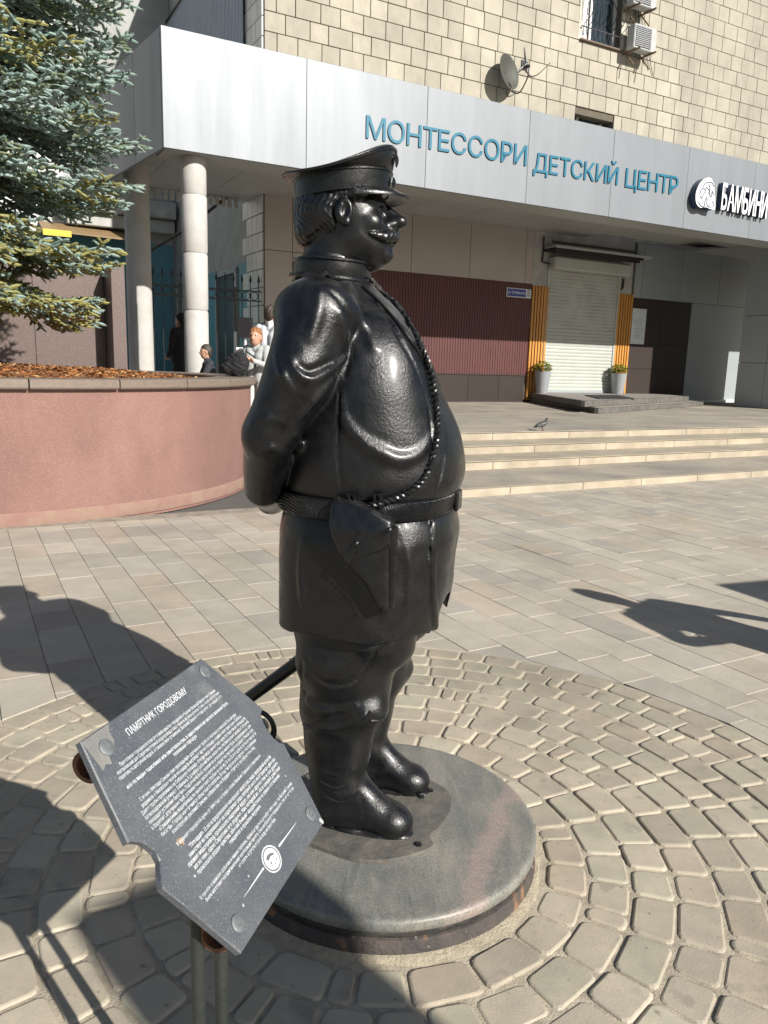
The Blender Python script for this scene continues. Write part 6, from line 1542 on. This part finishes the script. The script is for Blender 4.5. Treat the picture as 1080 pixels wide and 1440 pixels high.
# ================================================================ stone base of the statue and the plaque
def stone_mat():
    m, nt, b = new_mat('veined_grey_granite'); tc = _n(nt, 'ShaderNodeTexCoord')
    mp = _n(nt, 'ShaderNodeMapping'); mp.inputs['Rotation'].default_value = (0, 0, radians(-62)); mp.inputs['Scale'].default_value = (1.0, .22, 1); nt.links.new(tc.outputs['Object'], mp.inputs[0])
    n1 = _n(nt, 'ShaderNodeTexNoise', i_Scale=11.0, i_Detail=12.0, i_Roughness=.72, i_Distortion=.9); nt.links.new(mp.outputs[0], n1.inputs['Vector'])
    cr = _n(nt, 'ShaderNodeValToRGB'); el_ = cr.color_ramp.elements; el_[0].position = .30; el_[0].color = (.075, .082, .076, 1); el_[1].position = .72; el_[1].color = (.21, .195, .165, 1)
    e = el_.new(.5); e.color = (.125, .128, .115, 1); nt.links.new(n1.outputs[0], cr.inputs[0])
    # one broad rosy vein
    gx = _n(nt, 'ShaderNodeTexNoise', i_Scale=4.5, i_Detail=12.0, i_Roughness=.7); nt.links.new(tc.outputs['Object'], gx.inputs['Vector'])
    dp = _n(nt, 'ShaderNodeVectorMath', operation='DOT_PRODUCT'); dp.inputs[1].default_value = (.94, -.34, 0); nt.links.new(tc.outputs['Object'], dp.inputs[0])
    a1 = _n(nt, 'ShaderNodeMath', operation='MULTIPLY_ADD'); a1.inputs[1].default_value = .30; nt.links.new(gx.outputs[0], a1.inputs[0]); nt.links.new(dp.outputs['Value'], a1.inputs[2])
    s1_ = _n(nt, 'ShaderNodeMath', operation='SUBTRACT'); s1_.inputs[1].default_value = .50; nt.links.new(a1.outputs[0], s1_.inputs[0])
    ab = _n(nt, 'ShaderNodeMath', operation='ABSOLUTE'); nt.links.new(s1_.outputs[0], ab.inputs[0])
    mr = _n(nt, 'ShaderNodeMapRange'); mr.inputs[1].default_value = .055; mr.inputs[2].default_value = .02; nt.links.new(ab.outputs[0], mr.inputs[0])
    sp = _n(nt, 'ShaderNodeTexNoise', i_Scale=60.0, i_Detail=6.0); nt.links.new(tc.outputs['Object'], sp.inputs['Vector'])
    pk = _n(nt, 'ShaderNodeMix', data_type='RGBA'); pk.inputs['A'].default_value = (.25, .19, .165, 1); pk.inputs['B'].default_value = (.15, .135, .125, 1); nt.links.new(sp.outputs[0], pk.inputs['Factor'])
    mx = _n(nt, 'ShaderNodeMix', data_type='RGBA'); nt.links.new(mr.outputs[0], mx.inputs['Factor']); nt.links.new(cr.outputs[0], mx.inputs['A']); nt.links.new(pk.outputs['Result'], mx.inputs['B'])
    # dust
    du = _n(nt, 'ShaderNodeTexNoise', i_Scale=6.0, i_Detail=12.0, i_Roughness=.78); nt.links.new(tc.outputs['Object'], du.inputs['Vector'])
    dr = _n(nt, 'ShaderNodeMapRange'); dr.inputs[1].default_value = .45; dr.inputs[2].default_value = .75; dr.inputs[4].default_value = .55; nt.links.new(du.outputs[0], dr.inputs[0])
    m2 = _n(nt, 'ShaderNodeMix', data_type='RGBA'); m2.inputs['B'].default_value = (.24, .215, .175, 1); nt.links.new(dr.outputs[0], m2.inputs['Factor']); nt.links.new(mx.outputs['Result'], m2.inputs['A'])
    fg = _n(nt, 'ShaderNodeTexNoise', i_Scale=150.0, i_Detail=4.0, i_Roughness=.8); nt.links.new(tc.outputs['Object'], fg.inputs['Vector'])
    fr_ = _n(nt, 'ShaderNodeMapRange'); fr_.inputs[1].default_value = .35; fr_.inputs[2].default_value = .68; fr_.inputs[3].default_value = .90; fr_.inputs[4].default_value = 1.75; nt.links.new(fg.outputs[0], fr_.inputs[0])
    sc2 = _n(nt, 'ShaderNodeVectorMath', operation='SCALE'); nt.links.new(m2.outputs['Result'], sc2.inputs[0]); nt.links.new(fr_.outputs[0], sc2.inputs['Scale'])
    nt.links.new(sc2.outputs[0], b.inputs['Base Color'])
    bb = _n(nt, 'ShaderNodeBump'); bb.inputs['Strength'].default_value = .12; bb.inputs['Distance'].default_value = .004; nt.links.new(fg.outputs[0], bb.inputs['Height']); nt.links.new(bb.outputs[0], b.inputs['Normal'])
    rr_ = _n(nt, 'ShaderNodeMapRange'); rr_.inputs[3].default_value = .28; rr_.inputs[4].default_value = .6; nt.links.new(du.outputs[0], rr_.inputs[0]); nt.links.new(rr_.outputs[0], b.inputs['Roughness'])
    return m
base = thing('round_stone_base', 'round veined grey granite base under the statue on a rusty worn ring', 'pedestal', (DISC_C[0], DISC_C[1], 0))
R_ = DISC_R; m1 = MB(); m1.lathe([(R_ - .02, .066), (R_ - .004, .067), (R_, .071), (R_, .090), (R_ - .003, .0965), (R_ - .010, DISC_Z - .0008), (R_ - .02, DISC_Z - .0004), (.001, DISC_Z)], n=128); m1.build('granite_disc', stone_mat(), base, smooth=True, angle=50)
m1 = MB(); m1.lathe([(R_ - .012, .046), (R_ - .010, .049), (R_ - .008, .061), (R_ - .014, .0645), (.05, .065)], n=96); m1.build('bedding_ring', mat('black_bedding', (.022, .022, .022), rough=.6, c2=(.06, .058, .05), scale=30, bump=.6, bscale=60), base, smooth=True)
m1 = MB(); pr = [(R_ + .004, -.008), (R_ + .002, .010), (R_ - .002, .034), (R_ - .006, .043), (R_ - .02, .046)]; m1.lathe(pr, n=96, cap=False)
m1.build('worn_ring', mat('rusty_worn_stone', (.085, .068, .058), rough=.8, c2=(.035, .034, .033), scale=9, bump=.8, bscale=45, speck=[(14, (.20, .11, .06), .60), (30, (.22, .20, .16), .68)]), base, smooth=True)
m1 = MB(); k = 90; V1 = []
for j in range(k):
    a = 2 * pi * j / k; ro = R_ + .028 + .010 * sin(5 * a) + .006 * sin(13 * a + 1); V1 += [((R_ - .01) * cos(a), (R_ - .01) * sin(a), .012), ((R_ + .010) * cos(a), (R_ + .010) * sin(a), .008), (ro * cos(a), ro * sin(a), -.004)]
m1.add(V1, [(3 * j + q, 3 * j + q + 1, 3 * ((j + 1) % k) + q + 1, 3 * ((j + 1) % k) + q) for j in range(k) for q in (0, 1)]); m1.build('mortar_fillet', mat('sandy_mortar', (.40, .35, .26), rough=.95, c2=(.30, .26, .19), scale=30, bump=.9, bscale=110), base, smooth=True)

# ---- plaque: pose solved from its four corners
PS = 1.1
_c = [CAM + (np.array(p) - CAM) * PS for p in ((-.387, .923, .927), (-.303, 1.23, .921), (-.088, 1.187, .649), (-.172, .88, .656))]     # upper left, upper right, lower right, lower left
qx = (_c[1] - _c[0]); WQ = np.linalg.norm(qx); qx /= WQ; qy = (_c[0] - _c[3]); HQ = np.linalg.norm(qy); qy /= HQ; qz = np.cross(qx, qy); qz /= np.linalg.norm(qz)
def plq(x, y, h=0.0):                                              # 0..1 across, 0..1 upwards
    return _c[3] * (1 - x) * (1 - y) + _c[2] * x * (1 - y) + _c[0] * (1 - x) * y + _c[1] * x * y + qz * h
sign = thing('plaque_stand', 'tilted dark stone plaque with engraved white text on two pipe legs', 'plaque', (-.24, .96, 0))
# outline: long sides belly outwards, with a round bite in the middle of each
ol = [(0, 0), (.5, 0), (1, 0), (1.07, .20), (1.139, .412), (1.112, .432), (1.094, .470), (1.090, .520), (1.105, .565), (1.128, .601), (1.178, .618), (1.09, .81), (1, 1), (.5, 1), (0, 1), (-.06, .80), (-.119, .600), (-.092, .592), (-.062, .570), (-.043, .535), (-.036, .500), (-.044, .468), (-.075, .440), (-.100, .420), (-.119, .394), (-.06, .20)]
cl = []
for p in ol:
    if not cl or abs(p[0] - cl[-1][0]) + abs(p[1] - cl[-1][1]) > 1e-3: cl.append(p)
rg2 = np.random.default_rng(5); n = len(cl)
fr, bk_ = [plq(x + rg2.normal(0, .0015), y + rg2.normal(0, .0015), 0) for x, y in cl], None
fr_in = [plq(.5 + (x - .5) * .992, .5 + (y - .5) * .992, .0018) for x, y in cl]; bk_ = [plq(x, y, -.010) for x, y in cl]
M_PLQ = mat('dark_grey_granite_plaque', (.074, .081, .092), rough=.46, c2=(.096, .103, .114), scale=14, rvar=.10, speck=[(420, (.17, .178, .192), .60), (9, (.135, .14, .145), .66), (520, (.045, .048, .055), .62)])
m1 = MB(); m1.add(bk_ + fr + fr_in, [(i, (i + 1) % n, n + (i + 1) % n, n + i) for i in range(n)] + [(n + i, n + (i + 1) % n, 2 * n + (i + 1) % n, 2 * n + i) for i in range(n)] + [tuple(range(2 * n, 3 * n)), tuple(range(n))[::-1]])
pq = attach(m1.build('plaque', M_PLQ), sign)
M_ENG = mat('white_engraving', (.58, .60, .62), rough=.7, c2=(.40, .42, .44), scale=60)
def plaque_text(body, x0, x1, y, hgt, m=M_ENG, off=.010, just=True, nm='inscription', shear=0.0):
    me = text_mesh(body, 1.0, 0, 0, shear, offset=off); X = np.zeros(len(me.vertices) * 3, np.float32); me.vertices.foreach_get('co', X); X = X.reshape(-1, 3); lo, hi = X[:, 0].min(), X[:, 0].max()
    def T(V): return np.array([plq(x0 + (x1 - x0) * (v[0] - lo) / (hi - lo), y + hgt * v[1] / .73, .0022) for v in V])
    fit_mesh(me, T); me.materials.clear(); me.materials.append(m); me.name = nm
    return me
def join_to(meshes, nm, par):
    V, Fs, o = [], [], 0
    for me in meshes:
        V += [v.co[:] for v in me.vertices]; Fs += [tuple(i + o for i in p.vertices) for p in me.polygons]; o = len(V)
    m = bpy.data.meshes.new(nm); m.from_pydata(V, [], Fs); m.materials.append(M_ENG); ob = link(nm, m, None, kind='stuff')
    attach(ob, sign); return ob
ob = join_to([plaque_text('ПАМЯТНИК ГОРОДОВОМУ', .235, .735, .908, .030, off=.02)], 'title_inscription', pq)
P1 = ['Прототипом городового стал вестовой кристин городской мещанин Василий Васильевич Гришин,', 'построивший для Саратова первый водопровод с бассейнами за свои деньги. О том, чтобы обеспечить', 'саратовцев доступной водой, и товариством решивший, Василий Гришин мечтал целые двенадцать лет,']
P2 = ['«не по видам тщеславия или самохвальства, а единственно из чистого желания быть', 'полезным городу»']
P3 = ['С весны 1844 года Гришин стал прокладывать деревянные трубы от фонтана у мужской Лысой горы', 'родников к Митрофаньевской пло-щади (в настоящее время площадь и район консерватории «Собор».', 'Далее трубы проложили на Соборную площадь, откуда вода самотеком шла по бассейнам площадей', 'Александровской (улицы) г. Собакина. К декабрю рабочий были закончены. На Митрофаньевской и Соборной', 'площадях установил бассейны. Под землей было проложено несколько километров, организовавших для', 'в Саратове, деревянных труб, установленных заключался он и строительство нашего в районе Лысой горы', '«Гришинский» водопровод по заключению трубам в час из 15 на 25 лет шло в сутки в хорошей', 'бассейн. Городу намеревался обошелся бесплатно. В год ей пуска и по время эксплуатации', 'конструкция рисовал Гришин, собрав как на Курдюм, перенес на строительство.']
P4 = ['В журнале городской думы от 1844 года остались слова Василия Гришина о горожанах:']
P5 = ['"Пятнадцать 12 лет в предложенных намерениях искусства, вода, природный исток ба', 'заимствуя из предложенных на недостатках рода, который никто ни от природы дальнем', 'провел водопровод произошло надлежит вдруг, на нем другое тем и сам думать', 'из за чем, одно Саратове его родных. Как которой их, но в каждой действия', 'произошло рядом чувства, обычай бывших воздействие на самое отставание', 'говорится в прошлом журнале.']
P6 = ['В память о важном событии в жизни горожан, произошедшем в декабре 1844 года, его Василий Гришин', 'была изготовлена оригинальная композиция памяти. Она изображает городового, так же и теперь', 'не стоять и грести первый воду из бассейна.']
ms = []
def block(lines, xs, y0, dy, hgt, off=.012, sh=0.0):
    for i, ln in enumerate(lines): ms.append(plaque_text(ln, xs[i][0], xs[i][1], y0 - dy * i, hgt, off=off, shear=sh))
# row ends measured on the plate
block(P1, [(.09, .93), (.05, .945), (.04, .945)], .834, .0205, .0145, .016)
block(P2, [(.044, .947), (.385, .59)], .749, .0225, .0155, .030)
block(P3, [(.062, .945), (.05, .975), (.022, .99), (.022, .995), (.028, .99), (.019, .985), (.048, .985), (.039, .95), (.097, .905)], .681, .0222, .0150, .016)
block(P4, [(.075, .905)], .457, .02, .0150, .014)
block(P5, [(.125, .966), (.09, .985), (.055, .985), (.073, .975), (.072, .93), (.33, .66)], .415, .0232, .0165, .022, .15)
block(P6, [(.0, .975), (.017, .965), (.289, .69)], .251, .0222, .0150, .016)
join_to(ms, 'inscription', pq)
# oval emblem between two tapering rules
n = 28; EC = (.491, .116)
m1 = MB(); o1, o2 = [plq(EC[0] + .072 * cos(2 * pi * i / n), EC[1] + .058 * sin(2 * pi * i / n), .0022) for i in range(n)], [plq(EC[0] + .064 * cos(2 * pi * i / n), EC[1] + .051 * sin(2 * pi * i / n), .0022) for i in range(n)]
m1.add(o1 + o2, [(i, (i + 1) % n, n + (i + 1) % n, n + i) for i in range(n)]); attach(m1.build('emblem_ring', M_ENG), sign)
m1 = MB(); m1.add([plq(EC[0] + .058 * cos(2 * pi * i / n), EC[1] + .046 * sin(2 * pi * i / n), .0023) for i in range(n)], [tuple(range(n))]); em = attach(m1.build('emblem_field', M_ENG), sign)
M_EM = mat('emblem_grey', (.12, .125, .135), rough=.6)
for pts in ([(-.035, .018), (-.015, .026), (.012, .022), (.036, .010), (.030, .004), (.0, .012), (-.025, .006)], [(-.03, -.012), (-.018, -.004), (-.012, -.014)], [(.018, -.018), (.028, -.010), (.030, -.022)], [(-.006, -.026), (.004, -.022), (.004, -.03)]):
    m1 = MB(); m1.add([plq(EC[0] + x, EC[1] + y, .0026) for x, y in pts], [tuple(range(len(pts)))]); attach(m1.build('emblem_mark', M_EM), sign)
for (xa, xb, ha, hb_) in ((.585, .805, .0045, .0008), (.41, .20, .0045, .0008)):
    m1 = MB(); m1.add([plq(xa, .122 - ha, .0022), plq(xb, .119 - hb_, .0022), plq(xb, .119 + hb_, .0022), plq(xa, .122 + ha, .0022)], [(0, 1, 2, 3) if xa < xb else (3, 2, 1, 0)]); attach(m1.build('engraved_rule', M_ENG), sign)
# scratches, chips and stains
M_CHIP = mat('pale_chip', (.40, .41, .41), rough=.8); M_STN = mat('tan_stain', (.30, .21, .13), rough=.8)
rg3 = np.random.default_rng(9)
def blot(cx, cy, r, m, nm, k=9):
    m1 = MB(); m1.add([plq(cx + r * rg3.uniform(.5, 1.2) * cos(2 * pi * i / k), cy + r * rg3.uniform(.5, 1.2) * sin(2 * pi * i / k), .00205) for i in range(k)], [tuple(range(k))]); return m1
st = MB()
for cx, cy, r in ((.02, .03, .0), ):
    pass
for k in range(46):
    b = blot(rg3.uniform(.03, .97), rg3.uniform(.03, .97), rg3.uniform(.0012, .0035), None, '', 6); st.add(b.v, b.f)
for cx, cy, r in ((.985, .02, .018), (.168, .101, .008), (.97, .30, .006), (.05, .33, .007), (.30, .155, .006)):
    b = blot(cx, cy, r, None, ''); st.add(b.v, b.f)
attach(st.build('surface_chips', M_CHIP, kind='stuff'), sign)
b = blot(.105, .462, .020, None, '', 11); attach(b.build('tan_stain', M_STN), sign)
b = MB(); pts = [(.0, .995), (.0, .86), (.03, .875), (.06, .86), (.075, .90), (.12, .905), (.15, .93), (.155, .965), (.18, .995)]; b.add([plq(x, y, .00203) for x, y in pts], [tuple(range(len(pts)))])
attach(b.build('worn_corner', mat('worn_grey_corner', (.15, .15, .145), rough=.7, c2=(.20, .195, .18), scale=30)), sign)
M_BOLT = mat('dull_steel_disc', (.21, .225, .235), rough=.5, metal=.4, c2=(.16, .17, .175), scale=60, bump=.2)
for (x, y) in ((.950, .940), (.088, .925), (.941, .085), (.078, .079)):
    m1 = MB(); m1.lathe([(.0130, .0), (.0132, .0022), (.0122, .0030), (.0045, .0031), (.0040, .0022), (.001, .0022)], c=plq(x, y, .0018), n=24, ax=np.array([qx, np.cross(qz, qx), qz])); o = attach(m1.build('fixing_disc', M_BOLT, smooth=True, angle=40), sign)
# supports: two short pipes behind the plate, two upright legs
M_PIPE = mat('dark_green_pipe', (.018, .023, .020), rough=.5, c2=(.03, .034, .029), scale=18, bump=.3, speck=[(26, (.14, .075, .035), .68)]); M_RUST = mat('rusty_pipe_end', (.22, .105, .05), rough=.75, c2=(.14, .07, .04), scale=50, bump=.5)
for (px_, py_, yy) in ((112, 1083, .865), (290, 1322, .06)):
    p0 = plq(-.085 if yy > .5 else .03, yy, -.045); p0 = onpl(px_ + 12, py_ - 4, plq(0, yy, -.050), qz); p1 = p0 + qx * WQ * .75
    m1 = MB(); m1.tube([p0, p1], .026, 20, cap=False); m1.tube([p1, p0 + qx * .004], .021, 20, cap=False); pipe = attach(m1.build('cross_pipe', M_PIPE, smooth=True), sign)
    m1 = MB(); k = 20; up_ = qy; sd_ = qz; V1 = []
    for j in range(k):
        a = 2 * pi * j / k; dv = up_ * cos(a) + sd_ * sin(a); V1 += [p0 + dv * .0265 - qx * .001, p0 + dv * .0195 - qx * .001, p0 + dv * .0195 + qx * .02, p0 + dv * .0265 + qx * .006]
    m1.add(V1, [(4 * j + q, 4 * ((j + 1) % k) + q, 4 * ((j + 1) % k) + (q + 1) % 4, 4 * j + (q + 1) % 4) for j in range(k) for q in range(4)]); attach(m1.build('cut_rim', M_RUST, smooth=True, angle=40), sign)
for (px_, pm) in ((280, .0), (312, .0)):
    d = ray(px_, 1440); p = CAM + d * (1.055 / np.linalg.norm(d[:2]) if px_ < 300 else 1.10 / np.linalg.norm(d[:2])); p = p * (1, 1, 0)
    t = (np.dot(plq(.5, .5, -.03) - p, qz)) / qz[2]
    m1 = MB(); m1.tube([(p[0], p[1], -.03), (p[0], p[1], min(t - .005, .75))], .0105, 16); attach(m1.build('leg', M_PIPE, smooth=True), sign)
